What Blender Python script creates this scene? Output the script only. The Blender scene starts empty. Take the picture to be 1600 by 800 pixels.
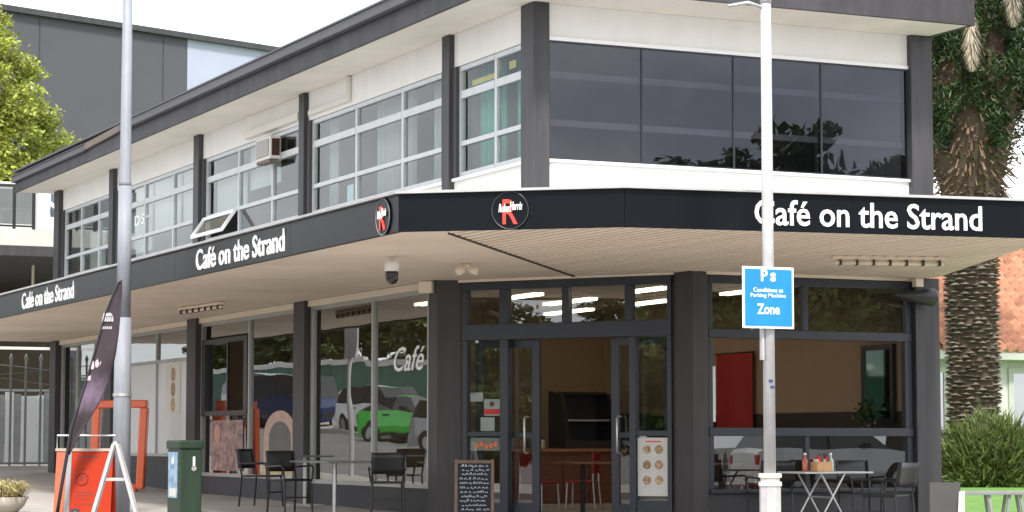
import bpy, math, random
import numpy as np
from mathutils import Vector, Matrix
R = math.radians
random.seed(7); rng = np.random.default_rng(7)
S = bpy.context.scene
COL = S.collection

# ---------------------------------------------------------------- camera
# world axes follow the building: X runs along the right-hand front, Y along the left-hand front
AZ = R(25.1); PITCH = math.atan(290 / 3596.0)
cd = bpy.data.cameras.new('camera'); cam = bpy.data.objects.new('camera', cd); COL.objects.link(cam)
cam.location = (-12.145, -25.23, 1.05)
cam.rotation_euler = (R(90) + PITCH, 0, -AZ)
cd.sensor_width = 36; cd.sensor_fit = 'HORIZONTAL'; cd.lens = 36 * 3596 / 1600.0
cd.clip_start = 0.1; cd.clip_end = 2000
S.camera = cam
CA, SA = math.cos(AZ), math.sin(AZ)

# ---------------------------------------------------------------- sky, sun, exposure
SUN_EL, SUN_H = R(50), Vector((-0.38, -0.92)).normalized()
w = bpy.data.worlds.new('World'); S.world = w; w.use_nodes = True
nt = w.node_tree; nt.nodes.clear()
out = nt.nodes.new('ShaderNodeOutputWorld'); bg = nt.nodes.new('ShaderNodeBackground')
sky = nt.nodes.new('ShaderNodeTexSky'); sky.sky_type = 'NISHITA'; sky.sun_disc = False
sky.sun_elevation = SUN_EL; sky.sun_rotation = math.atan2(SUN_H.x, SUN_H.y)
sky.air_density = 1.0; sky.dust_density = 2.5
tc = nt.nodes.new('ShaderNodeTexCoord')
mp = nt.nodes.new('ShaderNodeMapping'); mp.inputs['Scale'].default_value = (1, 1, 2.2)
nz = nt.nodes.new('ShaderNodeTexNoise'); nz.inputs['Scale'].default_value = 2.3; nz.inputs['Detail'].default_value = 7; nz.inputs['Roughness'].default_value = 0.6
cr = nt.nodes.new('ShaderNodeValToRGB'); cr.color_ramp.elements[0].position = 0.33; cr.color_ramp.elements[1].position = 0.62
cr.color_ramp.elements[0].color = (0.45, 0.45, 0.45, 1); cr.color_ramp.elements[1].color = (1, 1, 1, 1)
mx = nt.nodes.new('ShaderNodeMix'); mx.data_type = 'RGBA'
nz2 = nt.nodes.new('ShaderNodeTexNoise'); nz2.inputs['Scale'].default_value = 4.0; nz2.inputs['Detail'].default_value = 6
cr2 = nt.nodes.new('ShaderNodeValToRGB'); cr2.color_ramp.elements[0].position = 0.3; cr2.color_ramp.elements[1].position = 0.7
cr2.color_ramp.elements[0].color = (4.6, 4.9, 5.5, 1); cr2.color_ramp.elements[1].color = (14.5, 14.5, 14.5, 1)
nt.links.new(tc.outputs['Generated'], mp.inputs['Vector']); nt.links.new(mp.outputs['Vector'], nz.inputs['Vector'])
nt.links.new(mp.outputs['Vector'], nz2.inputs['Vector'])
nt.links.new(nz.outputs['Fac'], cr.inputs['Fac']); nt.links.new(nz2.outputs['Fac'], cr2.inputs['Fac'])
nt.links.new(cr.outputs['Color'], mx.inputs['Factor']); nt.links.new(sky.outputs['Color'], mx.inputs['A']); nt.links.new(cr2.outputs['Color'], mx.inputs['B'])
nt.links.new(mx.outputs['Result'], bg.inputs['Color']); bg.inputs['Strength'].default_value = 0.10
nt.links.new(bg.outputs['Background'], out.inputs['Surface'])
sl = bpy.data.lights.new('sun', 'SUN'); sl.energy = 2.3; sl.angle = R(8); sl.color = (1, 0.95, 0.87)
so = bpy.data.objects.new('sun', sl); COL.objects.link(so)
sdir = Vector((SUN_H.x * math.cos(SUN_EL), SUN_H.y * math.cos(SUN_EL), math.sin(SUN_EL)))
so.rotation_euler = sdir.to_track_quat('Z', 'Y').to_euler(); so.location = sdir * 60
S.view_settings.view_transform = 'Standard'; S.view_settings.look = 'None'
S.view_settings.exposure = 1.17; S.view_settings.gamma = 1.0; S.view_settings.use_curve_mapping = False
S.cycles.max_bounces = 10; S.cycles.transparent_max_bounces = 16; S.cycles.diffuse_bounces = 4; S.cycles.glossy_bounces = 4
S.cycles.use_denoising = True; S.cycles.sample_clamp_indirect = 8

# ---------------------------------------------------------------- materials
MATS = {}
def lin(c):
    return tuple(((v / 255 / 12.92) if v / 255 <= 0.04045 else ((v / 255 + 0.055) / 1.055) ** 2.4) for v in c)
def mat(name, col, rough=0.6, metal=0.0, var=0.12, vs=3.0, bump=0.0, bs=40.0, coat=0.0, spec=0.5, col2=None, stretch=(1, 1, 1), trans=0.0, island=0.0, streak=0.0, ss=(7, 7, 0.5), objrand=0.0):
    """principled surface whose colour drifts with two noises (broad patches and fine grain)"""
    if name in MATS: return MATS[name]
    m = bpy.data.materials.new(name); m.use_nodes = True; n = m.node_tree.nodes; l = m.node_tree.links
    b = n['Principled BSDF']
    b.inputs['Roughness'].default_value = rough; b.inputs['Metallic'].default_value = metal
    b.inputs['Coat Weight'].default_value = coat; b.inputs['Specular IOR Level'].default_value = spec
    b.inputs['Coat Roughness'].default_value = 0.08
    t = n.new('ShaderNodeTexCoord'); mpp = n.new('ShaderNodeMapping'); mpp.inputs['Scale'].default_value = stretch
    l.new(t.outputs['Object'], mpp.inputs['Vector'])
    a = n.new('ShaderNodeTexNoise'); a.inputs['Scale'].default_value = vs; a.inputs['Detail'].default_value = 6; a.inputs['Roughness'].default_value = 0.65
    l.new(mpp.outputs['Vector'], a.inputs['Vector'])
    rp = n.new('ShaderNodeValToRGB'); rp.color_ramp.elements[0].position = 0.28; rp.color_ramp.elements[1].position = 0.72
    c1 = tuple(max(0, v * (1 - var)) for v in col); c2 = col2 if col2 else tuple(min(1, v * (1 + var)) for v in col)
    rp.color_ramp.elements[0].color = (*c1, 1); rp.color_ramp.elements[1].color = (*c2, 1)
    l.new(a.outputs['Fac'], rp.inputs['Fac'])
    src = rp.outputs['Color']
    if island or objrand:
        g = n.new('ShaderNodeNewGeometry'); oi = n.new('ShaderNodeObjectInfo'); hv = n.new('ShaderNodeHueSaturation')
        mr = n.new('ShaderNodeMapRange'); mr.inputs['To Min'].default_value = 1 - (island or objrand); mr.inputs['To Max'].default_value = 1 + (island or objrand)
        l.new(oi.outputs['Random'] if objrand else g.outputs['Random Per Island'], mr.inputs['Value']); l.new(mr.outputs['Result'], hv.inputs['Value']); l.new(src, hv.inputs['Color'])
        src = hv.outputs['Color']
    if streak:
        # rain streaks and grime: a noise drawn out along the fall of the water
        m2 = n.new('ShaderNodeMapping'); m2.inputs['Scale'].default_value = ss; l.new(t.outputs['Object'], m2.inputs['Vector'])
        a3 = n.new('ShaderNodeTexNoise'); a3.inputs['Scale'].default_value = 1.0; a3.inputs['Detail'].default_value = 5; a3.inputs['Roughness'].default_value = 0.7; l.new(m2.outputs['Vector'], a3.inputs['Vector'])
        r3 = n.new('ShaderNodeMapRange'); r3.inputs['From Min'].default_value = 0.40; r3.inputs['From Max'].default_value = 0.62; r3.inputs['To Min'].default_value = 1 - streak; r3.inputs['To Max'].default_value = 1.0; l.new(a3.outputs['Fac'], r3.inputs['Value'])
        mm = n.new('ShaderNodeMix'); mm.data_type = 'RGBA'; mm.blend_type = 'MULTIPLY'; mm.inputs['Factor'].default_value = 1.0; l.new(src, mm.inputs['A']); l.new(r3.outputs['Result'], mm.inputs['B']); src = mm.outputs['Result']
    l.new(src, b.inputs['Base Color'])
    if bump:
        a2 = n.new('ShaderNodeTexNoise'); a2.inputs['Scale'].default_value = bs; a2.inputs['Detail'].default_value = 4
        l.new(mpp.outputs['Vector'], a2.inputs['Vector'])
        bp = n.new('ShaderNodeBump'); bp.inputs['Strength'].default_value = bump; bp.inputs['Distance'].default_value = 0.02
        l.new(a2.outputs['Fac'], bp.inputs['Height']); l.new(bp.outputs['Normal'], b.inputs['Normal'])
    if trans:
        ts = n.new('ShaderNodeBsdfTranslucent'); ms = n.new('ShaderNodeMixShader'); ms.inputs['Fac'].default_value = trans
        l.new(src, ts.inputs['Color']); l.new(b.outputs['BSDF'], ms.inputs[1]); l.new(ts.outputs['BSDF'], ms.inputs[2])
        l.new(ms.outputs['Shader'], n['Material Output'].inputs['Surface'])
    MATS[name] = m
    return m
def glass(name, tint, r0, wav=0.02, scale=1.0, refl=(0.95, 0.97, 0.97)):
    """window glass: see-through with a Schlick reflection (both surfaces), slightly wavy"""
    if name in MATS: return MATS[name]
    m = bpy.data.materials.new(name); m.use_nodes = True; n = m.node_tree.nodes; l = m.node_tree.links
    n.remove(n['Principled BSDF'])
    tr = n.new('ShaderNodeBsdfTransparent'); tr.inputs['Color'].default_value = (*tint, 1)
    gl = n.new('ShaderNodeBsdfGlossy'); gl.inputs['Roughness'].default_value = 0.0; gl.inputs['Color'].default_value = (*refl, 1)
    lw = n.new('ShaderNodeLayerWeight'); lw.inputs['Blend'].default_value = 0.5
    p = n.new('ShaderNodeMath'); p.operation = 'POWER'; p.inputs[1].default_value = 5
    q = n.new('ShaderNodeMath'); q.operation = 'MULTIPLY_ADD'; q.inputs[1].default_value = (1 - r0); q.inputs[2].default_value = r0; q.use_clamp = True
    ms = n.new('ShaderNodeMixShader')
    l.new(lw.outputs['Facing'], p.inputs[0]); l.new(p.outputs[0], q.inputs[0]); l.new(q.outputs[0], ms.inputs['Fac'])
    t = n.new('ShaderNodeTexCoord'); a = n.new('ShaderNodeTexNoise'); a.inputs['Scale'].default_value = scale; a.inputs['Detail'].default_value = 1
    bp = n.new('ShaderNodeBump'); bp.inputs['Strength'].default_value = wav; bp.inputs['Distance'].default_value = 0.1
    l.new(t.outputs['Object'], a.inputs['Vector']); l.new(a.outputs['Fac'], bp.inputs['Height']); l.new(bp.outputs['Normal'], gl.inputs['Normal'])
    l.new(tr.outputs['BSDF'], ms.inputs[1]); l.new(gl.outputs['BSDF'], ms.inputs[2])
    l.new(ms.outputs['Shader'], n['Material Output'].inputs['Surface'])
    MATS[name] = m
    return m
def emit(name, col, s):
    m = bpy.data.materials.new(name); m.use_nodes = True; b = m.node_tree.nodes['Principled BSDF']
    b.inputs['Base Color'].default_value = (*col, 1); b.inputs['Emission Color'].default_value = (*col, 1); b.inputs['Emission Strength'].default_value = s
    MATS[name] = m
    return m

M_white = mat('white_plaster', (0.80, 0.79, 0.76), 0.75, var=0.05, vs=1.2, bump=0.05, bs=60, streak=0.045, ss=(2.2, 2.2, 0.5))
M_soff = mat('eave_soffit_paint', (0.74, 0.69, 0.61), 0.8, var=0.06, vs=0.9, streak=0.10, ss=(1.2, 0.5, 1))
M_grey = mat('charcoal_paint', lin((64, 63, 66)), 0.55, var=0.10, vs=2.0, bump=0.04, streak=0.34)
M_fasc = mat('grey_fascia_paint', lin((64, 62, 65)), 0.6, var=0.12, vs=1.5, stretch=(1, 1, 4), streak=0.42, ss=(3, 3, 0.7))
M_gut = mat('grey_gutter_metal', lin((76, 75, 80)), 0.55, var=0.12, vs=1.5)
M_pier = mat('pier_paint', lin((68, 65, 66)), 0.6, var=0.10, vs=2.5, bump=0.05, streak=0.2)
M_alu = mat('pale_aluminium', (0.55, 0.57, 0.58), 0.45, metal=0.25, var=0.08, vs=5)
M_alud = mat('shop_aluminium', (0.42, 0.43, 0.41), 0.4, metal=0.4, var=0.08, vs=5)
M_slate = mat('slate_blue_frame', lin((46, 51, 60)), 0.4, var=0.12, vs=3)
M_dark = mat('dark_frame', (0.018, 0.020, 0.024), 0.4, var=0.15)
M_sign = mat('black_sign_panel', (0.005, 0.007, 0.010), 0.30, var=0.25, vs=0.8, spec=0.10)
M_letter = mat('white_letter', (0.85, 0.85, 0.85), 0.4, var=0.02)
M_red = mat('logo_red', (0.75, 0.05, 0.03), 0.4, var=0.05)
M_canf = mat('canopy_soffit_sheet', (0.84, 0.73, 0.60), 0.7, var=0.07, vs=0.8, streak=0.10, ss=(0.5, 0.4, 1))
M_canb = mat('canopy_soffit_board', (0.82, 0.705, 0.575), 0.65, objrand=0.06, var=0.04, vs=0.6)
M_beam = mat('cream_beam', (0.80, 0.70, 0.56), 0.65, var=0.07, vs=2)
M_hip = mat('soffit_joint_dark', (0.05, 0.04, 0.035), 0.8)
M_base = mat('base_wall_paint', lin((62, 61, 64)), 0.7, var=0.12, vs=3, bump=0.08)
M_roof = mat('roof_metal', (0.25, 0.25, 0.26), 0.5, metal=0.2)
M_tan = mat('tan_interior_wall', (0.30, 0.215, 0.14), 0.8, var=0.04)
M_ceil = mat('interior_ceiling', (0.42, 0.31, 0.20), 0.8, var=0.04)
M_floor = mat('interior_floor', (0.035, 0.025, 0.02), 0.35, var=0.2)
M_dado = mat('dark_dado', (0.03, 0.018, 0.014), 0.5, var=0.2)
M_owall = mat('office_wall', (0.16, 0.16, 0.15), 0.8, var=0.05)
G_shop = glass('shop_glass', (0.52, 0.56, 0.54), 0.25, 0.02, 1.1)
G_up = glass('office_glass', (0.78, 0.84, 0.82), 0.045, 0.03, 0.9)
G_tint = glass('tinted_glass', (0.34, 0.34, 0.39), 0.070, 0.06, 0.9, (0.88, 0.90, 1.0))
G_door = glass('door_glass', (0.70, 0.74, 0.74), 0.15, 0.012, 0.8)
M_blk = mat('black_plastic', (0.016, 0.016, 0.018), 0.4, var=0.2, vs=8)
M_steel = mat('brushed_steel', (0.55, 0.55, 0.54), 0.35, metal=0.8, var=0.1, vs=10)
M_asph = mat('asphalt', (0.135, 0.132, 0.128), 0.85, var=0.25, vs=0.6, bump=0.3, bs=120)
M_path = mat('footpath_concrete', (0.33, 0.305, 0.28), 0.85, var=0.2, vs=0.8, bump=0.2, bs=60)
M_kerb = mat('kerb_concrete', (0.42, 0.39, 0.34), 0.85, var=0.15, vs=2, bump=0.2)
M_grass = mat('lawn_grass', (0.10, 0.22, 0.03), 0.9, var=0.3, vs=5, bump=0.5, bs=80)

# ---------------------------------------------------------------- mesh helpers
class MB:
    def __init__(s): s.v = []; s.f = []
    def add(s, vs, fs):
        o = len(s.v); s.v += [tuple(p) for p in vs]; s.f += [tuple(i + o for i in f) for f in fs]; return s
    def box(s, x0, x1, y0, y1, z0, z1):
        return s.add([(x0, y0, z0), (x1, y0, z0), (x1, y1, z0), (x0, y1, z0), (x0, y0, z1), (x1, y0, z1), (x1, y1, z1), (x0, y1, z1)],
                     [(0, 3, 2, 1), (4, 5, 6, 7), (0, 1, 5, 4), (1, 2, 6, 5), (2, 3, 7, 6), (3, 0, 4, 7)])
    def prism(s, poly, z0, z1):
        """extrude a counter-clockwise plan polygon upwards"""
        n = len(poly)
        return s.add([(x, y, z0) for x, y in poly] + [(x, y, z1) for x, y in poly],
                     [tuple(range(n - 1, -1, -1)), tuple(range(n, 2 * n))] + [(i, (i + 1) % n, n + (i + 1) % n, n + i) for i in range(n)])
    def bar(s, p, q, w, h=None, up=(0, 0, 1)):
        """rectangular bar from p to q, w wide, h high"""
        h = h or w; p = Vector(p); q = Vector(q); d = (q - p).normalized(); u = Vector(up)
        if abs(d.dot(u)) > 0.98: u = Vector((1, 0, 0))
        a = d.cross(u).normalized() * (w / 2); b = a.cross(d).normalized() * (h / 2)
        vs = [p - a - b, p + a - b, p + a + b, p - a + b, q - a - b, q + a - b, q + a + b, q - a + b]
        return s.add(vs, [(0, 3, 2, 1), (4, 5, 6, 7), (0, 1, 5, 4), (1, 2, 6, 5), (2, 3, 7, 6), (3, 0, 4, 7)])
    def tube(s, pts, r, n=10, caps=True):
        """tube along points; r is one radius or a list"""
        pts = [Vector(p) for p in pts]; rs = r if isinstance(r, (list, tuple)) else [r] * len(pts)
        o = len(s.v); ref = None
        for i, p in enumerate(pts):
            d = (pts[min(i + 1, len(pts) - 1)] - pts[max(i - 1, 0)]).normalized()
            if ref is None: ref = Vector((0, 0, 1)) if abs(d.z) < 0.9 else Vector((1, 0, 0))
            a = d.cross(ref).normalized(); b = a.cross(d).normalized(); ref = b
            for k in range(n):
                t = 2 * math.pi * k / n; s.v.append(tuple(p + (a * math.cos(t) + b * math.sin(t)) * rs[i]))
        for i in range(len(pts) - 1):
            for k in range(n):
                k2 = (k + 1) % n; s.f.append((o + i * n + k, o + i * n + k2, o + (i + 1) * n + k2, o + (i + 1) * n + k))
        if caps:
            s.f.append(tuple(o + k for k in range(n - 1, -1, -1))); e = o + (len(pts) - 1) * n; s.f.append(tuple(e + k for k in range(n)))
        return s
    def lathe(s, prof, n=24, c=(0, 0)):
        return s.tube2([(c[0], c[1], z) for r, z in prof], [r for r, z in prof], n)
    def tube2(s, pts, rs, n):
        o = len(s.v)
        for p, r in zip(pts, rs):
            for k in range(n):
                t = 2 * math.pi * k / n; s.v.append((p[0] + r * math.cos(t), p[1] + r * math.sin(t), p[2]))
        for i in range(len(pts) - 1):
            for k in range(n):
                k2 = (k + 1) % n; s.f.append((o + i * n + k, o + i * n + k2, o + (i + 1) * n + k2, o + (i + 1) * n + k))
        s.f.append(tuple(o + k for k in range(n - 1, -1, -1))); e = o + (len(pts) - 1) * n; s.f.append(tuple(e + k for k in range(n)))
        return s
    def grid(s, fn, nu, nv):
        o = len(s.v)
        for i in range(nu + 1):
            for j in range(nv + 1): s.v.append(tuple(fn(i / nu, j / nv)))
        for i in range(nu):
            for j in range(nv):
                a = o + i * (nv + 1) + j; s.f.append((a, a + nv + 1, a + nv + 2, a + 1))
        return s
    def mesh(s, name, smooth=False):
        me = bpy.data.meshes.new(name); me.from_pydata(s.v, [], s.f); me.update()
        if smooth: me.polygons.foreach_set('use_smooth', [True] * len(me.polygons))
        return me
    def build(s, name, m, parent=None, smooth=False, bevel=0.0, **kw):
        o = link(name, s.mesh(name, smooth), m, parent)
        if bevel:
            b = o.modifiers.new('bevel', 'BEVEL'); b.width = bevel; b.segments = 2; b.limit_method = 'ANGLE'
        for k, v in kw.items(): o[k] = v
        return o
def link(name, me, m, parent=None, loc=(0, 0, 0), rotz=0.0, scale=None):
    o = bpy.data.objects.new(name, me); COL.objects.link(o)
    if m is not None and not me.materials: me.materials.append(m)
    o.location = loc; o.rotation_euler = (0, 0, rotz)
    if scale: o.scale = scale
    if parent: o.parent = parent
    return o
def tag(o, label, cat, group=None):
    o['label'] = label; o['category'] = cat
    if group: o['group'] = group
    return o
def thing(name, label, cat, loc=(0, 0, 0), rotz=0.0, group=None):
    o = bpy.data.objects.new(name, None); COL.objects.link(o); o.location = loc; o.rotation_euler = (0, 0, rotz); o.empty_display_size = 0.2
    return tag(o, label, cat, group)
def copy_thing(root, label, loc, rotz, group=None):
    r = root.copy(); COL.objects.link(r); r.location = loc; r.rotation_euler = (0, 0, rotz); r['label'] = label
    if group: r['group'] = group
    for ch in list(root.children):
        c = ch.copy(); COL.objects.link(c); c.parent = r
        for g in list(ch.children):
            d = g.copy(); COL.objects.link(d); d.parent = c
    return r
def structure(o): o['kind'] = 'structure'; return o
def text_mesh(s, width, height, bold=0.0, depth=0.01, shear=0.0, res=3):
    """flat lettering scaled to width x height, lower left at the origin, in the XZ plane, its face towards -Y"""
    c = bpy.data.curves.new('txt', 'FONT'); c.body = s; c.size = 1; c.offset = bold; c.extrude = 0.02; c.shear = shear; c.resolution_u = res
    o = bpy.data.objects.new('txt', c); COL.objects.link(o)
    me = bpy.data.meshes.new_from_object(o.evaluated_get(bpy.context.evaluated_depsgraph_get()))
    bpy.data.objects.remove(o); bpy.data.curves.remove(c)
    a = np.empty(len(me.vertices) * 3); me.vertices.foreach_get('co', a); a = a.reshape(-1, 3)
    lo, hi = a.min(0), a.max(0); b = np.empty_like(a)
    b[:, 0] = (a[:, 0] - lo[0]) / (hi[0] - lo[0]) * width; b[:, 2] = (a[:, 1] - lo[1]) / (hi[1] - lo[1]) * height
    b[:, 1] = -(a[:, 2] - lo[2]) / (hi[2] - lo[2]) * depth
    me.vertices.foreach_set('co', b.ravel()); me.update()
    return me
def lettering(name, s, width, height, m, parent, loc, rotz, **kw):
    return link(name, text_mesh(s, width, height, **kw), m, parent, loc, rotz)

GP = [(-400, -0.05), (-8, -0.04), (0, 0.0), (4, 0.08), (15, 0.17), (26, 0.45), (47, 1.4), (70, 2.2), (120, 2.6), (500, 2.6)]
def g(v): return float(np.interp(v, [a for a, b in GP], [b for a, b in GP]))

# ================================================================ the setting
GU = [-600, -120, -60, -30, -15, 0, 15, 30, 60, 120, 600]
GV = [-600, -200, -100, -60, -30, -8, 0, 4, 15, 26, 36, 47, 58, 70, 95, 120, 200, 600]
b = MB(); nu = len(GU)
for v in GV:
    for u in GU: b.v.append((u, v, g(v) - 0.13))
for i in range(len(GV) - 1):
    for j in range(nu - 1): b.f.append((i * nu + j, i * nu + j + 1, (i + 1) * nu + j + 1, (i + 1) * nu + j))
structure(b.build('road', M_asph))
def umin(v):
    if v < -4.6:
        d = min(3.0, -4.6 - v); return -5.7 + 3.0 - math.sqrt(max(0, 9 - d * d))
    return -5.7
PV = [-7.6, -7.55, -7.4, -7.1, -6.6, -6.0, -5.3, -4.6, -2, 0, 2, 4, 8, 12, 15, 20, 26, 36, 47, 58, 70]
def slab(name, m, u0, u1, vs, top, depth=0.14):
    b = MB(); n = len(vs)
    for v in vs:
        a, c = u0(v) if callable(u0) else u0, u1(v) if callable(u1) else u1; z = g(v) + top
        b.v += [(a, v, z), (c, v, z), (a, v, z - depth), (c, v, z - depth)]
    for i in range(n - 1):
        p, q = 4 * i, 4 * i + 4
        b.f += [(p, p + 1, q + 1, q), (p, q, q + 2, p + 2), (p + 1, p + 3, q + 3, q + 1)]
    b.f += [(0, 2, 3, 1), (4 * n - 4, 4 * n - 3, 4 * n - 1, 4 * n - 2)]
    return structure(b.build(name, m))
slab('footpath', M_path, lambda v: umin(v) + 0.15, 60, PV, 0.0)
slab('kerb', M_kerb, umin, lambda v: umin(v) + 0.149, PV, 0.003, 0.15)
b = MB(); b.box(-2.7, 60, -7.75, -7.6, -0.2, -0.035); structure(b.build('kerb', M_kerb))
slab('lawn', M_grass, 6.6, 60, [-1, 4, 8, 15, 20, 26, 36, 47, 58], 0.012, 0.02)
slab('far_footpath', M_path, -26, -15.8, [-12, -8, 0, 4, 15, 26, 36, 47, 58, 70, 95], 0.0)
slab('far_footpath', M_path, -60, 60, [-40, -34, -28, -24.5], 0.0)

# ================================================================ the cafe building
cafe = thing('cafe_building', 'two storey corner cafe with white upper walls, charcoal posts and black signed canopy', 'building')
# --- walls
wb = MB()
wb.box(0.0, 0.2, 0.2, 24, 6.0, 6.44); wb.box(0.0, 0.2, 0.2, 24, 3.58, 4.50)
wb.box(0.0, 5.6, 0.0, 0.2, 6.0, 6.44); wb.box(0.0, 5.6, 0.0, 0.2, 3.58, 4.49)
wb.box(5.6, 5.8, 0.0, 24.2, -0.2, 6.44); wb.box(0.0, 5.6, 24.0, 24.2, -0.2, 6.44)
wb.build('upper_wall', M_white, cafe)
M_trim = mat('white_trim', (0.82, 0.83, 0.83), 0.45, var=0.03)
tb = MB(); tb.box(0.16, 5.48, -0.025, -0.002, 5.985, 6.03); tb.box(0.16, 5.48, -0.04, -0.002, 4.475, 4.51)
tb.build('window_trim', M_trim, cafe)
tb = MB(); tb.box(-0.04, -0.002, 0.3, 23.6, 4.47, 4.51); tb.build('sill', M_trim, cafe)
# --- floors inside
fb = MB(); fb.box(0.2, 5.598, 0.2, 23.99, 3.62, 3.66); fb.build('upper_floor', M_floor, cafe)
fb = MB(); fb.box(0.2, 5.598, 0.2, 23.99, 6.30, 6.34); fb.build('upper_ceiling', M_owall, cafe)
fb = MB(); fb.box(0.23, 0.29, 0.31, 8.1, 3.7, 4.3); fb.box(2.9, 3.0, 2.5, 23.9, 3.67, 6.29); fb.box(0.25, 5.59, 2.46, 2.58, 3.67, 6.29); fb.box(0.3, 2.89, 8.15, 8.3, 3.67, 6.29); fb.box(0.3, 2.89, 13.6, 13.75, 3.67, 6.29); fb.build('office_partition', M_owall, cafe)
# --- roof
rb = MB()
rb.prism([(-0.80, -0.96), (5.78, -0.98), (5.78, 24.3), (-0.80, 24.3)], 6.50, 6.86); rb.build('roof', M_roof, cafe)
eb = MB(); eb.prism([(-0.80, -0.96), (5.78, -0.98), (5.78, 24.3), (-0.80, 24.3)], 6.442, 6.47); eb.build('eave_soffit', M_soff, cafe)
fb = MB(); fb.box(-0.85, -0.80, -1.01, 24.3, 6.43, 6.78); fb.box(-0.80, 5.83, -1.03, -0.98, 6.43, 6.86); fb.box(5.78, 5.83, -0.98, 24.3, 6.43, 6.86)
fasc = fb.build('roof_fascia', M_fasc, cafe, bevel=0.006)
gb = MB(); gb.box(-0.96, -0.851, -1.03, 15.6, 6.70, 6.83); gb.box(-0.98, -0.853, -1.03, 15.6, 6.83, 6.85); gb.box(-0.93, -0.851, 18.2, 24.32, 6.64, 6.76); gb.box(-0.95, -0.853, 18.2, 24.32, 6.76, 6.78)
gb.build('gutter', M_gut, fasc, bevel=0.008)
M_timb = mat('weathered_timber', (0.15, 0.125, 0.105), 0.8, var=0.25, vs=6, stretch=(4, 1, 4))
gb = MB(); gb.bar((-0.89, 15.62, 6.78), (-0.89, 18.19, 6.72), 0.05, 0.12); gb.build('gutter_board', M_timb, fasc)
rb2 = MB(); rb2.prism([(-0.9, -1.05), (5.9, -1.05), (5.9, 24.35), (-0.9, 24.35)], 6.862, 6.90); rb2.build('roof_edge', M_gut, cafe)
# --- posts on the upper storey
for v0, v1, p in [(23.45, 23.85, .10), (19.12, 19.42, .09), (13.5, 13.8, .09), (8.12, 8.36, .08), (2.50, 2.74, .08)]:
    pb = MB(); pb.box(-p, 0.02, v0, v1, 3.60, 6.441); pb.build('post', M_grey, cafe, bevel=0.006)
    jb = MB(); jb.box(-0.03, 0.08, v0 - 0.12, v0 - 0.003, 4.52, 5.99); jb.box(-0.03, 0.08, v1 + 0.003, v1 + 0.12, 4.52, 5.99); jb.build('jamb', M_pier, cafe)
pb = MB(); pb.box(-0.07, 0.155, -0.07, 0.30, 3.58, 6.441); pb.build('post', M_grey, cafe, bevel=0.012)
pb = MB(); pb.box(5.48, 5.82, -0.09, 0.19, 3.58, 6.441); pb.build('post', M_grey, cafe, bevel=0.012)
# --- windows on the upper storey, left front
def pane_y(parent, u, v0, v1, z0, z1, m, name='pane'):
    b = MB(); b.add([(u, v0, z0), (u, v0, z1), (u, v1, z1), (u, v1, z0)], [(0, 3, 2, 1)]); return b.build(name, m, parent)
def pane_x(parent, v, u0, u1, z0, z1, m, name='pane'):
    b = MB(); b.add([(u0, v, z0), (u1, v, z0), (u1, v, z1), (u0, v, z1)], [(0, 1, 2, 3)]); return b.build(name, m, parent)
ROWS = [4.52, 4.96, 5.61, 5.99]
BAYS = [[0.36, 1.23, 2.36], [2.88, 4.35, 6.13, 7.98], [8.5, 9.87, 11.58, 13.36], [13.94, 15.37, 17.23, 18.98], [19.56, 20.56, 21.95, 23.3]]
for bi, bay in enumerate(BAYS):
    fb = MB(); t = 0.035
    for v in bay: fb.box(0.02, 0.09, v - t, v + t, ROWS[0], ROWS[-1])
    for zi, z in enumerate(ROWS):
        tt = (0.03, 0.03, 0.05, 0.03)[zi]; z = z + (0.03 if zi == 0 else -0.03 if zi == 3 else 0)
        for a, c in zip(bay[:-1], bay[1:]): fb.box(0.016, 0.085, a + t, c - t, z - tt, z + tt)
    wnd = fb.build('window', M_alu, cafe)
    for a, c in zip(bay[:-1], bay[1:]):
        for zi in range(3):
            if bi == 2 and a == bay[-2] and zi == 0: continue          # this light is swung open
            pane_y(wnd, 0.055, a + t, c - t, ROWS[zi], ROWS[zi + 1], G_up)
    if bi == 2:
        # awning sash propped open at its foot
        sb = MB(); z0, z1, a, c = 4.56, 4.94, 11.64, 13.32; ox = -0.22
        def sp(v, s): return (0.0 + ox * (1 - s) - 0.03, v, z0 + 0.06 + (z1 - z0 - 0.06) * s - 0.02)
        for p, q in [(sp(a, 0), sp(c, 0)), (sp(a, 1), sp(c, 1)), (sp(a, 0), sp(a, 1)), (sp(c, 0), sp(c, 1))]: sb.bar(p, q, 0.05, 0.05)
        sb.add([sp(a, 0), sp(c, 0), sp(c, 1), sp(a, 1)], [(0, 1, 2, 3)])
        sash = MB(); sash.v = sb.v[:-4]; sash.f = sb.f[:-1]; so_ = sash.build('open_sash', M_trim, wnd)
        gl = MB(); gl.add([sp(a, 0), sp(c, 0), sp(c, 1), sp(a, 1)], [(0, 1, 2, 3)]); gl.build('pane', G_up, wnd)
# --- tinted windows, right front
MU = [0.17, 1.47, 2.80, 4.12, 5.47]
fb = MB()
for u in MU: fb.box(u - 0.012, u + 0.012, -0.012, 0.05, 4.512, 5.983)
fb.box(0.17, 5.47, -0.008, 0.05, 5.96, 5.984); fb.box(0.17, 5.47, -0.008, 0.05, 4.511, 4.53)
wnd = fb.build('window', M_dark, cafe)
for a, c in zip(MU[:-1], MU[1:]): pane_x(wnd, 0.0, a, c, 4.53, 5.96, G_tint)
bb = MB()
for z in (4.98, 5.58): bb.box(0.2, 5.45, 0.10, 0.16, z - 0.04, z + 0.04)
bb.build('inner_bar', mat('grey_inner_bar', (0.24, 0.235, 0.24), 0.5), wnd)

fb = MB(); fb.box(0.004, 5.596, 0.004, 23.99, 3.262, 3.572); fb.build('light_block_slab', M_hip, cafe)  # unseen slab added between the storeys to block light leaking down past the canopy
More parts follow.
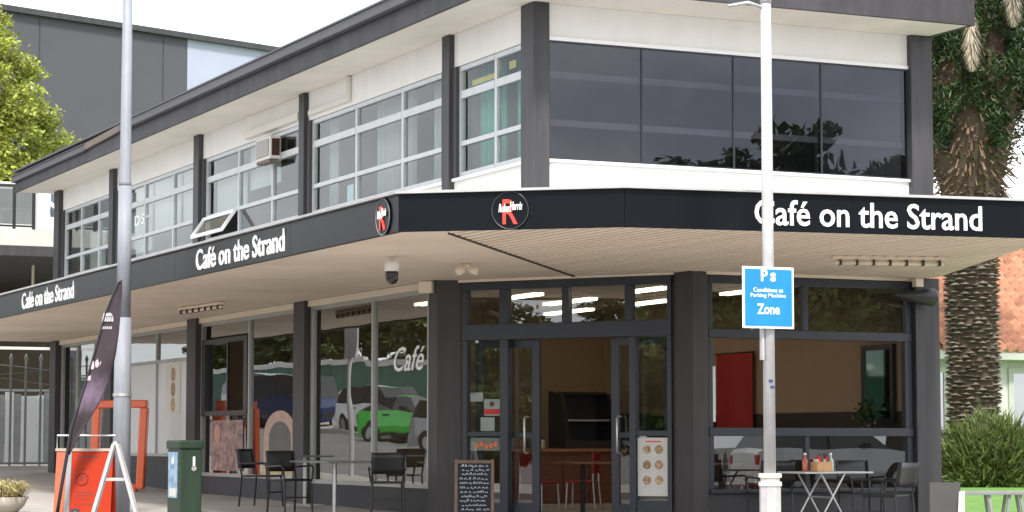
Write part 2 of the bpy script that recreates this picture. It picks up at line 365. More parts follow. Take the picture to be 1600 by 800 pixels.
# --- canopy
Z0, Z1 = 3.20, 3.55
P_LF, P1, P2, P3, P4 = (-3.35, 24.3), (-3.35, -3.75), (-1.53, -5.20), (3.35, -5.93), (5.80, -0.20)
cb = MB(); ins = 0.06
poly = [(-3.29, 24.3), (-3.29, -3.72), (-1.50, -5.14), (3.30, -5.86), (5.76, -0.2), (5.76, -0.003), (-0.003, -0.003), (-0.003, 24.3)]
cb.prism(poly, Z0 + 0.045, Z1 - 0.06)
canopy = cb.build('canopy', M_hip, cafe)
# fascia panels
def fpanel(p, q, z0=3.165, z1=3.545, t=0.05, name='fascia_panel'):
    p = Vector((p[0], p[1], 0)); q = Vector((q[0], q[1], 0)); d = (q - p).normalized(); nrm = Vector((d.y, -d.x, 0))
    bb = MB(); a, c = p, q
    pl = [(a.x, a.y), (c.x, c.y), ((c - nrm * t).x, (c - nrm * t).y), ((a - nrm * t).x, (a - nrm * t).y)]
    bb.prism(pl, z0, z1)
    return bb.build(name, M_sign, canopy, bevel=0.003)
vs = [24.3, 19.6, 14.6, 9.0, 4.0, -0.5]
for a, c in zip(vs[:-1], vs[1:]): fpanel((-3.35, a), (-3.35, c + 0.004))
fpanel((-3.35, -0.5), P1)
fpanel((P1[0] + 0.002, P1[1] - 0.002), (P2[0] - 0.002, P2[1] + 0.002))
mid = (0.9, -5.20 + (0.9 + 1.53) / 4.88 * -0.73)
fpanel((P2[0] + 0.002, P2[1]), (mid[0] - 0.002, mid[1])); fpanel(mid, (P3[0], P3[1])); fpanel((P3[0] + 0.002, P3[1] + 0.003), (P4[0], P4[1]), 3.235)
cap = MB(); cap.prism([(-3.40, 24.3), (-3.40, -3.77), (-1.54, -5.25), (3.37, -5.98), (5.86, -0.2), (5.86, -0.004), (-0.004, -0.004), (-0.004, 24.3)], 3.549, 3.575)
cap.build('canopy_roof', mat('canopy_roof_sheet', (0.40, 0.40, 0.40), 0.6, var=0.15), canopy)
# soffit, left side: large flat sheets
def hip_v(u): return 0.86 + 1.266 * (u - 0.79)
HIPS = [(-3.29, 24.0), (-0.06, 24.0)]
ed = [24.0, 20.4, 16.8, 13.2, 9.6, 6.0, 2.9]
for a, c in zip(ed[:-1], ed[1:]):
    for u0, u1 in [(-3.285, -1.70), (-1.694, -0.075)]:
        bb = MB(); bb.box(u0, u1, c + 0.006, a, Z0 - 0.002, Z0 + 0.04); bb.build('soffit_sheet', M_canf, canopy)
bb = MB(); bb.prism([(-3.285, 2.9), (-3.285, -3.70), (-2.72, -3.69 - 0.45), (-2.60, hip_v(-2.60) + 0.02), (1.25, hip_v(1.25) + 0.02), (0.27, 2.83), (-0.03, 2.95), (-0.07, 2.9)], Z0 - 0.002, Z0 + 0.04)
bb.build('soffit_sheet', M_canf, canopy)
# soffit, right side: narrow boards running back from the front edge
def front_v(u):
    if u < P2[0]: return P1[1] + (u - P1[0]) / (P2[0] - P1[0]) * (P2[1] - P1[1]) + 0.09
    return P2[1] + (u - P2[0]) / (P3[0] - P2[0]) * (P3[1] - P2[1]) + 0.07 if u < 3.25 else -5.86 + (u - 3.3) * (5.66 / 2.46) + 0.1
def back_v(u):
    if u < 1.24: return hip_v(u) - 0.03
    if u < 2.11: return 2.85 - (u - 0.3) * (2.46 / 1.81) - 0.10
    return -0.03 if u < 2.4 else -0.06
u = -2.78; pitch = 0.145
while u < 5.55:
    a, c = u, u + pitch - 0.045
    fa, fc, ba, bc = front_v(a), front_v(c), back_v(a), back_v(c)
    if ba - fa > 0.03 and bc - fc > 0.03:
        bb = MB(); bb.prism([(a, fa), (c, fc), (c, bc), (a, ba)], Z0 - 0.010, Z0 + 0.035); bb.build('soffit_board', M_canb, canopy)
    u += pitch
bb = MB(); bb.bar((-2.72, hip_v(-2.72) + 0.0, Z0 - 0.012), (1.22, hip_v(1.22), Z0 - 0.012), 0.03, 0.02); bb.build('joint_strip', M_hip, canopy)
# lettering on the fascia
LM = text_mesh('Café on the Strand', 1, 1, bold=0.012, depth=1)
def islands(me):
    # split lettering into one mesh per letter shape
    par = list(range(len(me.vertices)))
    def find(i):
        while par[i] != i: par[i] = par[par[i]]; i = par[i]
        return i
    for e in me.edges:
        a_, b_ = find(e.vertices[0]), find(e.vertices[1])
        if a_ != b_: par[a_] = b_
    grp = {}
    for p in me.polygons: grp.setdefault(find(p.vertices[0]), []).append(tuple(p.vertices))
    outm = []
    for fs in grp.values():
        ids = sorted({i for f in fs for i in f}); mp_ = {k: i for i, k in enumerate(ids)}
        m_ = bpy.data.meshes.new('letter'); m_.from_pydata([tuple(me.vertices[i].co) for i in ids], [], [tuple(mp_[i] for i in f) for f in fs]); m_.update(); outm.append(m_)
    return outm
LETTERS = islands(LM)
def sign_text(w_, h_, loc, rotz):
    for m_ in LETTERS: link('letter', m_, M_letter, canopy, loc, rotz, (w_, 0.012, h_))
sign_text(3.37, 0.27, (-3.352, 3.05, 3.225), R(-90)); sign_text(3.40, 0.27, (-3.352, 12.65, 3.225), R(-90))
ra = math.atan2(-0.73, 4.88)
def onfront(u): return (u, P2[1] + (u - P2[0]) / 4.88 * -0.73 - 0.003)
x, y = onfront(-0.17); sign_text(2.54, 0.262, (x, y, 3.222), ra)
M_ring = mat('logo_ring', (0.04, 0.04, 0.045), 0.4)
def logo(c, rotz, scale=1.0, ringm=M_ring):
    # round black disc with a thin ring, a red letter and white script over it
    d = MB(); d.tube([(0, 0.0, 0), (0, -0.012, 0)], 0.195, 40); o = d.build('logo_disc', M_sign, canopy); o.location = c; o.rotation_euler = (0, 0, rotz)
    pts = [(0.187 * math.cos(t), -0.014, 0.187 * math.sin(t)) for t in np.linspace(0, 2 * math.pi, 41)]
    d = MB(); d.tube(pts, 0.005, 6, False); o = d.build('logo_ring', ringm, canopy); o.location = c; o.rotation_euler = (0, 0, rotz)
    M4 = Matrix.Translation(Vector(c)) @ Matrix.Rotation(rotz, 4, 'Z')
    lettering('logo_letter', 'R', 0.155, 0.25, M_red, canopy, M4 @ Vector((-0.075, -0.014, -0.14)), rotz, bold=0.012)
    lettering('logo_script', 'Robert', 0.13, 0.085, M_letter, canopy, M4 @ Vector((-0.115, -0.024, -0.02)), rotz, bold=0.02, shear=0.3, depth=0.006)
    lettering('logo_script', 'Harris', 0.13, 0.085, M_letter, canopy, M4 @ Vector((0.0, -0.028, 0.0)), rotz, bold=0.02, shear=0.3, depth=0.006)
ca = math.atan2(P2[1] - P1[1], P2[0] - P1[0]); t = 0.50
logo((P1[0] + (P2[0] - P1[0]) * t - 0.003 * 0.6, P1[1] + (P2[1] - P1[1]) * t - 0.003, 3.355), ca)
logo((-3.354, -3.36, 3.35), R(-90), ringm=mat('pale_ring', (0.22, 0.23, 0.23), 0.4))

# --- ground floor, left front
bb = MB(); bb.box(-0.06, 0.14, 3.22, 24.0, 3.105, 3.196); bb.build('head_beam', M_beam, cafe)
for v0, v1, p in [(23.35, 23.85, .14), (18.98, 19.45, .12), (13.46, 13.98, .12), (7.93, 8.42, .12)]:
    pb = MB(); pb.box(-p, 0.2, v0, v1, -0.1, 3.198); pb.build('pier', M_pier, cafe, bevel=0.008)
pb = MB(); pb.prism([(-0.04, 2.97), (0.28, 2.86), (0.48, 3.16), (0.2, 3.30), (-0.04, 3.26)], -0.1, 3.199); pb.build('pier', M_pier, cafe)
pb = MB(); pb.prism([(2.11, 0.385), (2.17, -0.03), (2.39, -0.03), (2.39, 0.4)], -0.1, 3.199); pb.build('pier', M_pier, cafe)
pb = MB(); pb.box(5.49, 5.87, -0.10, 0.25, -0.1, 3.199); pb.build('pier', M_grey, cafe, bevel=0.006)
for q in [(0.0, 0.2, 3.27, 7.92, -0.2, 0.42), (0.0, 0.2, 8.43, 13.45, -0.2, 0.46), (0.0, 0.2, 13.99, 18.97, -0.1, 0.78), (0, 0.2, 19.46, 23.34, 0.1, 0.8), (2.4, 5.48, 0.0, 0.2, -0.2, 0.40)]:
    bb = MB(); bb.box(*q); bb.build('base_wall', M_base, cafe)
def shopfront(m, bars_v, bars_z, v0, v1, z0, z1, t=0.03):
    fb = MB()
    for v in bars_v: fb.box(-0.02, 0.06, v - t, v + t, z0, z1)
    for z, a, c in bars_z: fb.box(-0.016, 0.055, a, c, z - t, z + t)
    return fb.build('shop_window', m, cafe)
sw = shopfront(M_alud, [3.32, 5.36, 7.88], [(0.45, 3.35, 5.33), (0.45, 5.39, 7.85), (3.075, 3.35, 5.33), (3.075, 5.39, 7.85)], 3.3, 7.9, 0.42, 3.105)
pane_y(sw, 0.02, 3.35, 5.33, 0.48, 3.045, G_shop); pane_y(sw, 0.02, 5.39, 7.85, 0.48, 3.045, G_shop)
link('window_lettering', text_mesh('Café', 1.10, 0.34, bold=0.004, shear=0.35, depth=0.004), M_letter, sw, (0.016, 4.62, 2.02), R(-90))
sw = shopfront(M_alud, [8.46, 10.85, 13.42], [(0.49, 8.49, 10.82), (0.49, 10.88, 13.39), (3.075, 8.49, 10.82), (3.075, 10.88, 13.39)], 8.4, 13.4, 0.46, 3.105)
pane_y(sw, 0.02, 8.49, 10.82, 0.52, 3.045, G_shop); pane_y(sw, 0.02, 10.9, 13.3, 0.52, 1.5, G_shop); pane_y(sw, 0.02, 10.9, 13.0, 2.84, 3.045, G_shop)
fb = MB(); fb.box(-0.03, 0.07, 10.91, 13.38, 1.49, 1.57); fb.box(-0.03, 0.07, 10.91, 13.38, 2.72, 2.80); fb.box(-0.028, 0.068, 10.91, 11.1, 1.572, 2.718); fb.box(-0.028, 0.068, 13.2, 13.38, 1.572, 2.718); fb.box(0.03, 0.06, 12.1, 12.17, 1.572, 2.718)
fb.build('service_window_frame', M_dark, sw); pane_y(sw, 0.045, 12.17, 13.2, 1.57, 2.72, G_shop)
sw = shopfront(M_alud, [14.02, 16.2, 18.94], [(0.81, 14.05, 16.17), (0.81, 16.23, 18.91), (2.52, 14.05, 16.17), (2.52, 16.23, 18.91), (3.075, 14.05, 16.17), (3.075, 16.23, 18.91)], 14, 18.9, 0.78, 3.105)
for a, c in [(14.05, 16.17), (16.23, 18.91)]:
    pane_y(sw, 0.02, a, c, 2.55, 3.045, G_shop)
    M_frost = mat('white_window_film', (0.66, 0.67, 0.68), 0.35, var=0.04); bb = MB(); bb.box(0.015, 0.03, a, c, 0.84, 2.49); bb.build('white_panel', M_frost, sw)
sw = shopfront(M_alud, [19.5, 20.6, 22.0, 23.3], [(0.83, 19.53, 20.57), (0.83, 20.63, 21.97), (0.83, 22.03, 23.27), (3.075, 19.53, 20.57), (3.075, 20.63, 21.97), (3.075, 22.03, 23.27)], 19.5, 23.3, 0.8, 3.105)
for a, c in [(19.53, 20.57), (20.63, 21.97), (22.03, 23.27)]: pane_y(sw, 0.02, a, c, 0.86, 3.045, G_shop)

# --- corner entrance: frame runs along the chamfer, local X along it, local -Y outwards
e0 = Vector((0.30, 2.85, 0)); e1 = Vector((2.11, 0.39, 0)); EL = (e1 - e0).length; ea = math.atan2(e1.y - e0.y, e1.x - e0.x)
def eobj(mb, name, m, parent=None, **kw):
    """a piece drawn in entrance coordinates; the frame carries the placement"""
    o = mb.build(name, m, parent, **kw)
    return o
fr = MB()
fr.box(0, EL, -0.05, 0.08, 3.06, 3.165); fr.box(0, EL, -0.05, 0.08, 2.395, 2.60)
for a, c in [(0, 0.07), (0.56, 0.69), (1.49, 1.59), (2.40, 2.50), (EL - 0.06, EL)]: fr.box(a, c, -0.045, 0.075, 2.602, 3.058)
for a, c in [(0, 0.07), (0.57, 0.69), (2.46, 2.55), (EL - 0.06, EL)]: fr.box(a, c, -0.045, 0.075, 0, 2.393)
fr.box(0.07, 0.57, -0.03, 0.06, 1.12, 1.18); fr.box(2.55, EL - 0.06, -0.03, 0.06, 1.12, 1.19); fr.box(0.07, 0.57, -0.03, 0.06, 0.0, 0.25); fr.box(2.55, EL - 0.06, -0.03, 0.06, 0.0, 0.30)
ent = fr.build('entrance_frame', M_slate, cafe, bevel=0.004); ent.location = e0; ent.rotation_euler = (0, 0, ea)
def epane(a, c, z0, z1, y=0.01, m=G_door, par=ent): return pane_x(par, y, a, c, z0, z1, m)
for a, c in [(0.07, 0.56), (0.69, 1.49), (1.59, 2.40), (2.50, EL - 0.06)]: epane(a, c, 2.60, 3.06)
epane(0.07, 0.57, 1.18, 2.395); epane(2.55, EL - 0.06, 1.19, 2.395); epane(0.07, 0.57, 0.25, 1.12); epane(2.55, EL - 0.06, 0.30, 1.12)
bb = MB(); bb.box(-0.05, EL + 0.05, -0.075, -0.051, 3.166, 3.199); bb.build('head_trim', M_beam, ent)
for s0, s1, hx in [(0.13, 1.09, 0.92), (2.14, 3.0, 2.27)]:
    db = MB(); y0, y1 = 0.09, 0.14
    db.box(s0, s0 + 0.11, y0, y1, 0.02, 2.39); db.box(s1 - 0.11, s1, y0, y1, 0.02, 2.39); db.box(s0 + 0.11, s1 - 0.11, y0, y1, 2.29, 2.39); db.box(s0 + 0.11, s1 - 0.11, y0, y1, 0.02, 0.25)
    db.box(s0 + 0.11, s1 - 0.11, y0 + 0.004, y1 - 0.004, 1.10, 1.17)
    o = db.build('door', M_slate, cafe, bevel=0.004); o.location = e0; o.rotation_euler = (0, 0, ea)
    epane(s0 + 0.11, s1 - 0.11, 0.25, 1.10, 0.115, G_door, o); epane(s0 + 0.11, s1 - 0.11, 1.17, 2.29, 0.115, G_door, o)
    hb = MB(); zt, zb = 1.37, 0.90
    hb.tube([(hx, y0, zt), (hx, y0 - 0.08, zt), (hx, y0 - 0.10, zt - 0.02), (hx, y0 - 0.10, zb + 0.02), (hx, y0 - 0.08, zb), (hx, y0, zb)], 0.014, 8)
    hb.build('door_handle', M_steel, o, smooth=True)

# --- ground floor, right front
fr = MB()
fr.box(2.40, 5.48, -0.03, 0.08, 3.05, 3.15); fr.box(2.40, 5.48, -0.03, 0.08, 2.36, 2.47); fr.box(2.40, 5.48, -0.04, 0.10, 1.12, 1.225); fr.box(2.40, 5.48, -0.06, 0.08, 0.401, 0.45)
for a, c, z0, z1 in [(2.40, 2.47, 0.452, 1.118), (3.82, 3.88, 0.452, 1.118), (5.40, 5.48, 0.452, 1.118), (2.40, 2.46, 1.227, 2.358), (5.37, 5.48, 1.227, 2.358), (2.40, 2.46, 2.472, 3.048), (3.80, 3.88, 2.472, 3.048), (5.40, 5.48, 2.472, 3.048)]: fr.box(a, c, -0.02, 0.07, z0, z1)
fwin = fr.build('front_window', M_slate, cafe, bevel=0.004)
for a, c in [(2.46, 3.80), (3.88, 5.40)]: pane_x(fwin, 0.02, a, c, 2.47, 3.05, G_shop)
for a, c in [(2.47, 3.82), (3.88, 5.40)]: pane_x(fwin, 0.02, a, c, 0.45, 1.12, G_door)
bb = MB(); bb.box(2.36, 5.47, -0.075, -0.032, 3.155, 3.199); bb.build('head_trim', M_beam, fwin)
bb = MB(); bb.box(2.52, 2.56, 0.09, 0.14, 1.30, 2.0); bb.build('sash_edge', M_trim, fwin)
bb = MB(); bb.box(2.47, 2.51, 0.085, 0.15, 1.23, 2.355); bb.build('sash_stile', M_dark, fwin)
# --- cafe room
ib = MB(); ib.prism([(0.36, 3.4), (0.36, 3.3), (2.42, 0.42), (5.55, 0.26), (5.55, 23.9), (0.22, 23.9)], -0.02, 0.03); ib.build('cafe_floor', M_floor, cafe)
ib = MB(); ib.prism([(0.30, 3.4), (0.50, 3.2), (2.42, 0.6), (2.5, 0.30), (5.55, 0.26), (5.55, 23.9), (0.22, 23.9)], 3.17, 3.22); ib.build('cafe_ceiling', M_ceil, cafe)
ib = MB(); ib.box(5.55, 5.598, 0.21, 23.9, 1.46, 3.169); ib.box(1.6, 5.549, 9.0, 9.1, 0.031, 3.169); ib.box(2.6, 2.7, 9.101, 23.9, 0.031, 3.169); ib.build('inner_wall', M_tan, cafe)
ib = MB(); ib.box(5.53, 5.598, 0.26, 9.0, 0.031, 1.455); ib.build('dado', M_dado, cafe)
for q in [(0.21, 2.59, 13.6, 13.72, 0.031, 3.169), (0.21, 2.59, 19.1, 19.2, 0.031, 3.169), (0.4, 1.59, 9.0, 9.1, 0.031, 3.169)]:
    ib = MB(); ib.box(*q); ib.build('partition', M_tan, cafe)
# services on the upper wall
M_duct = mat('cream_duct', (0.66, 0.63, 0.57), 0.5, var=0.04)
db = MB(); db.box(-0.06, -0.003, 2.95 + 3.4, 8.0, 6.06, 6.14); db.box(-0.06, -0.003, 6.27, 6.349, 6.06, 6.43); db.box(-0.09, -0.003, 8.4, 11.0, 6.05, 6.17); db.build('cable_duct', M_duct, cafe, bevel=0.008)

# ================================================================ foliage helpers
def leaf_mesh(name, pts, size, nrm=None, aspect=0.55, seed=1, droop=0.0):
    """one small folded leaf (two triangles) per point"""
    r = np.random.default_rng(seed); n = len(pts)
    if nrm is None: nrm = r.normal(size=(n, 3)); nrm[:, 2] = np.abs(nrm[:, 2]) + 0.3
    nrm = nrm / np.linalg.norm(nrm, axis=1)[:, None]
    t = r.normal(size=(n, 3)); t[:, 2] -= droop; t -= nrm * (t * nrm).sum(1)[:, None]; t /= np.linalg.norm(t, axis=1)[:, None]
    s = np.cross(nrm, t); L = size * r.uniform(0.6, 1.3, n)[:, None]
    a = pts - t * L * 0.5; c = pts + t * L * 0.5; bulge = nrm * L * 0.12
    p = pts + s * L * aspect * 0.5 - bulge; q = pts - s * L * aspect * 0.5 - bulge
    v = np.stack([a, p, c, q], 1).reshape(-1, 3)
    me = bpy.data.meshes.new(name); me.vertices.add(len(v)); me.vertices.foreach_set('co', v.ravel())
    idx = np.arange(n)[:, None] * 4 + np.array([0, 1, 2, 0, 2, 3]); me.loops.add(n * 6); me.loops.foreach_set('vertex_index', idx.ravel())
    me.polygons.add(n * 2); me.polygons.foreach_set('loop_start', np.arange(n * 2) * 3); me.polygons.foreach_set('loop_total', np.full(n * 2, 3))
    me.update(); me.validate()
    return me
def blob_points(blobs, n, seed=1, shell=0.55, clumps=26, cs=0.24):
    """points gathered into clumps near the surface of each (centre, radius) blob"""
    r = np.random.default_rng(seed); out = []
    tot = sum(b[1] ** 2 for b in blobs)
    for c, rad in blobs:
        k = max(8, int(clumps * rad)); d = r.normal(size=(k, 3)); d /= np.linalg.norm(d, axis=1)[:, None]
        cc = np.array(c) + d * rad * r.uniform(shell, 1.0, k)[:, None] * np.array([1, 1, 0.9])
        m = int(n * rad ** 2 / tot); i = r.integers(0, k, m)
        dd = r.normal(size=(m, 3)); dd /= np.linalg.norm(dd, axis=1)[:, None]
        out.append(cc[i] + dd * (r.uniform(0, 1, m) ** 0.5 * cs * rad * r.uniform(0.6, 1.5, k)[i])[:, None] * np.array([1.15, 1.15, 0.75]))
    return np.concatenate(out)
M_bark = mat('bark', (0.10, 0.075, 0.055), 0.9, var=0.3, vs=8, bump=0.6, bs=30, stretch=(1, 1, 0.3))
M_leafy = mat('bright_leaf', (0.33, 0.37, 0.075), 0.5, var=0.30, vs=0.6, trans=0.35, island=0.45)
M_leafd = mat('dark_leaf', (0.050, 0.085, 0.026), 0.5, var=0.4, vs=0.5, trans=0.25, island=0.45)
M_leafo = mat('olive_leaf', (0.10, 0.13, 0.035), 0.5, var=0.4, vs=0.5, trans=0.25, island=0.45)
def trunk_mesh(h, r, limbs, seed):
    rr = random.Random(seed); b = MB()
    pts = [(0, 0, 0), (0.05 * h * rr.uniform(-1, 1), 0.04 * h * rr.uniform(-1, 1), h * 0.35), (0.06 * h * rr.uniform(-1, 1), 0.05 * h * rr.uniform(-1, 1), h * 0.7)]
    b.tube(pts, [r * 1.25, r, r * 0.6], 12); top = Vector(pts[1]); top2 = Vector(pts[2])
    for e in limbs:
        s = top2 if rr.random() < 0.5 else top.lerp(top2, rr.uniform(0.2, 0.9)); e = Vector(e); m = s.lerp(e, 0.5) + Vector((rr.uniform(-.2, .2), rr.uniform(-.2, .2), 0.25))
        b.tube([s, m, e], [r * 0.5, r * 0.33, r * 0.1], 8)
    return b
def tree(label, loc, h, blobs, n, leaf, m, name='street_tree', r=0.25, seed=3, group=None, crown=None, clumps=26, cs=0.24):
    t = thing(name, label, 'tree', loc, 0, group)
    trunk_mesh(h, r, [bl[0] for bl in blobs], seed).build('trunk', M_bark, t, smooth=True)
    link('crown', crown or leaf_mesh('crown', blob_points(blobs, n, seed, clumps=clumps, cs=cs), leaf, seed=seed), m, t)
    return t

# ================================================================ buildings, trees and garden around
gb_ = thing('grey_building', 'tall grey clad building with a pale end panel behind the cafe roof', 'building', (5.93, 60.17, 0))
M_gclad = mat('grey_cladding', lin((76, 76, 83)), 0.7, var=0.06, vs=0.5)
M_pclad = mat('pale_cladding', lin((160, 167, 186)), 0.6, var=0.05, vs=0.6)
dx, dy = 0.94, 0.342   # direction of the long wall seen over the roof
def gpt(s, d): return (dx * s - dy * d, dy * s + dx * d)
def gz(s): return 17.31
split = 9.6
for a, c, m, nm in [(-14, split, M_gclad, 'clad_wall'), (split, 34, M_pclad, 'pale_wall')]:
    bb = MB(); p = [gpt(a, 0), gpt(c, 0), gpt(c, 14), gpt(a, 14)]
    bb.add([(x, y, 0) for x, y in p] + [(p[0][0], p[0][1], gz(a)), (p[1][0], p[1][1], gz(c)), (p[2][0], p[2][1], gz(c)), (p[3][0], p[3][1], gz(a))],
           [(0, 3, 2, 1), (4, 5, 6, 7), (0, 1, 5, 4), (1, 2, 6, 5), (2, 3, 7, 6), (3, 0, 4, 7)]); bb.build(nm, m, gb_)
bb = MB(); a, c = gpt(-14.1, -0.12), gpt(34.1, -0.12); bb.bar((a[0], a[1], gz(-14.1) + 0.02), (c[0], c[1], gz(34.1) + 0.02), 0.2, 0.22); bb.build('roof_capping', M_grey, gb_)
bb = MB(); 
for s in (-9, -3.2, 2.6, 8.4): 
    a = gpt(s, -0.02); bb.bar((a[0], a[1], 0.5), (a[0], a[1], gz(s) - 0.2), 0.025, 0.02)
bb.build('cladding_joint', M_fasc, gb_, kind='stuff')

t = thing('neighbour_building', 'white neighbouring building with a dark balcony rail over an open undercroft', 'building', (0, 26.0, 0))
M_slab = mat('weathered_white_band', (0.50, 0.50, 0.47), 0.7, var=0.08, vs=2)
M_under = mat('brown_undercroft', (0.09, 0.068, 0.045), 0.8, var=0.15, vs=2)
bb = MB(); bb.box(-2.2, 5.5, 0, 12, 5.43, 5.80); bb.build('slab_band', M_slab, t)
bb = MB(); bb.box(-2.22, 5.5, -0.03, 12, 5.20, 5.428); bb.build('dark_edge', M_grey, t)
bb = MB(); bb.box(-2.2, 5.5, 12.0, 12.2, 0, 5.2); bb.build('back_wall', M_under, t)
bb = MB(); bb.box(-2.2, 5.5, 3.0, 12, 5.81, 7.2); bb.build('upper_wall', M_slab, t)
bb = MB(); bb.box(-2.2, 0.02, 0.1, 0.16, 6.75, 6.82); bb.box(-2.2, 0.02, 0.1, 0.16, 5.86, 5.9); bb.build('balcony_rail', M_dark, t)
G_rail = glass('rail_glass', (0.25, 0.27, 0.29), 0.08)
for i in range(5): pane_x(t, 0.13, -2.17 + i * 0.44, -1.79 + i * 0.44, 5.92, 6.74, G_rail, 'rail_pane')
for i in range(6):
    bb = MB(); bb.box(-2.2 + i * 0.44 - 0.03, -2.2 + i * 0.44 + 0.03, 0.09, 0.17, 5.805, 6.75); bb.build('rail_post', M_dark, t)
bb = MB(); bb.box(0.08, 0.36, 0.05, 0.33, 5.81, 6.75); bb.build('white_post', M_trim, t)
bb = MB(); bb.box(0.4, 3.5, 0.4, 0.5, 6.15, 6.75); bb.build('blue_grey_panel', mat('blue_grey_panel', lin((92, 104, 118)), 0.5), t)
bb = MB(); bb.bar((0.27, -0.1, 6.45), (0.95, -0.1, 5.85), 0.07, 0.07); bb.build('brace', M_trim, t)
bb = MB(); bb.box(0.55, 0.60, 2.5, 2.55, 4.1, 5.19); bb.build('hanging_bracket', M_beam, t); bb = MB(); bb.box(0.40, 0.78, 2.45, 2.60, 4.02, 4.09); bb.build('bracket_foot', M_beam, t)
M_tube = emit('lit_tube', (1, 0.93, 0.80), 3.0)
bb = MB(); bb.box(-0.75, 0.1, 31.2, 31.32, 5.05, 5.11); o = bb.build('undercroft_light', M_tube); tag(o, 'lit fluorescent tube under the neighbouring building at the far left', 'light')

# steel picket fence at the end of the cafe
t = thing('picket_fence', 'tall steel picket gate with spear tips and rails beyond the cafe', 'fence', (-1.75, 25.2, g(25.2)))
M_iron = mat('grey_iron', (0.22, 0.23, 0.24), 0.5, metal=0.4, var=0.2)
bb = MB(); bb.box(0, 2.2, -0.02, 0.02, 0.12, 0.17); bb.build('rail', M_iron, t); bb = MB(); bb.box(0, 2.2, -0.02, 0.02, 1.72, 1.77); bb.build('rail', M_alu, t)
pk = MB(); pk.box(-0.022, 0.022, -0.021, 0.021, 0, 2.36); pk.tube([(0, 0, 2.36), (0, 0, 2.42), (0, 0, 2.52)], [0.03, 0.05, 0.003], 8); pkm = pk.mesh('picket')
for i in range(7): link('picket', pkm, M_iron, t, (0.1 + i * 0.33, 0, 0.03))
for z, d in ((1.95, 0.07), (2.14, -0.06), (2.25, 0.05)):
    bb = MB(); bb.tube([(x, 0.03, z + d * math.sin(x * 2.3)) for x in np.linspace(0, 2.2, 14)], 0.012, 6); bb.build('wire', M_iron, t)
bb = MB(); bb.box(-1.9, 0.6, 25.05, 25.3, g(25) - 0.1, g(25) + 0.10); tag(bb.build('fence_plinth', M_kerb), 'pale concrete plinth under the picket fence', 'plinth')
M_corr = mat('white_sheet', (0.86, 0.87, 0.89), 0.6, var=0.06, vs=2)
M_corg = mat('grey_sheet', (0.36, 0.38, 0.38), 0.6, var=0.2, vs=2)
t = thing('screen_wall', 'white and grey upright sheet screens just behind the picket fence', 'screen', (-1.9, 25.7, g(25.7)))
xs = [0, .3, .55, .85, 1.05, 1.25, 1.45, 1.6, 1.98, 2.12, 2.3, 2.5]
for i, (a, c) in enumerate(zip(xs[:-1], xs[1:])):
    bb = MB(); bb.box(a, c - 0.02, -0.02 * (i % 2), 0.04 + 0.01 * (i % 3), 0.1, (1.64, 1.70, 1.66, 1.62)[i % 4]); bb.build('sheet', [M_corr, M_corg, M_corr, M_corr, M_corg][i % 5], t)
bb = MB(); bb.box(-1.9, 0.6, 24.5, 24.7, 3.22, 3.40); o = bb.build('cross_beam', M_dark); tag(o, 'dark beam spanning above the picket fence', 'beam')
bb = MB(); bb.box(-1.9, 0.6, 25.0, 25.06, 3.06, 3.12); o = bb.build('white_rail', M_trim); tag(o, 'thin white rail just under the dark beam above the fence', 'rail')

# trees
bl = [((0, 0, 8.2), 2.1), ((1.3, -0.8, 6.9), 1.5), ((2.2, -0.4, 8.3), 1.4), ((1.2, -0.5, 9.8), 1.6), ((-1.5, 0.6, 7.4), 1.9), ((-0.2, -1.2, 6.2), 1.2), ((-1.4, 0, 10.0), 1.8), ((0.7, 0.3, 11.2), 1.5), ((0.2, 0.2, 12.4), 1.2), ((2.0, -0.9, 7.3), 0.9), ((-0.6, -1.0, 9.2), 1.5)]
bl = [((x, y, z - 0.3), r) for (x, y, z), r in bl]
tree('bright yellow green tree at the far left beyond the cafe roof', (1.75, 47.8, g(47)), 9, [((x * 1.15, y * 1.15, z * 1.15), r * 1.18) for (x, y, z), r in bl], 95000, 0.18, M_leafy, 'broadleaf_tree', 0.3, 5, clumps=34, cs=0.27)
RB = [((0, 0, 5.2), 2.0), ((1.8, .4, 4.6), 1.6), ((-1.7, -.3, 4.8), 1.7), ((.3, 1.4, 6.2), 1.6), ((-.6, -1.2, 6.4), 1.5), ((1.1, -.9, 6.9), 1.3), ((-1.2, 1.0, 7.2), 1.2), ((0.1, 0, 8.0), 1.1)]
proto_crown = leaf_mesh('crown', blob_points(RB, 26000, 11, shell=0.35), 0.27, seed=11)
RT = [((20.9, -32.2, 0), 1.07, 0.3, 'first dark tree from the entrance reflected along the foot of the tinted window'), ((23.2, -31.2, 0), 1.18, 1.2, 'second dark tree from the entrance reflected along the foot of the tinted window'),
      ((25.8, -30.0, 0), 1.07, 2.2, 'third dark tree from the entrance reflected along the foot of the tinted window'), ((-32, 3.6, 0), 1.0, 0.9, 'low branched tree across the road reflected at the left edge of the left sidelight'),
      ((-31, -1.5, 0), 0.9, 2.9, 'rounded low tree across the road reflected in the left entrance sidelight'), ((-31, -6.6, 0), 1.0, 5.1, 'wide low tree across the road reflected in the right entrance sidelight'),
      ((-28, 68, 0), 1.1, 1.7, 'dark tree behind the hoarding reflected around the script lettering'), ((-28.5, 77, 0), 1.2, 3.1, 'second dark tree behind the hoarding from the entrance, in the shop window reflection'),
      ((-29, 89, 0), 1.15, 4.2, 'third dark tree behind the hoarding from the entrance, in the shop window reflection'), ((-30, 103, 0), 1.25, 5.2, 'farthest dark tree behind the hoarding from the entrance, in the shop window reflection')]
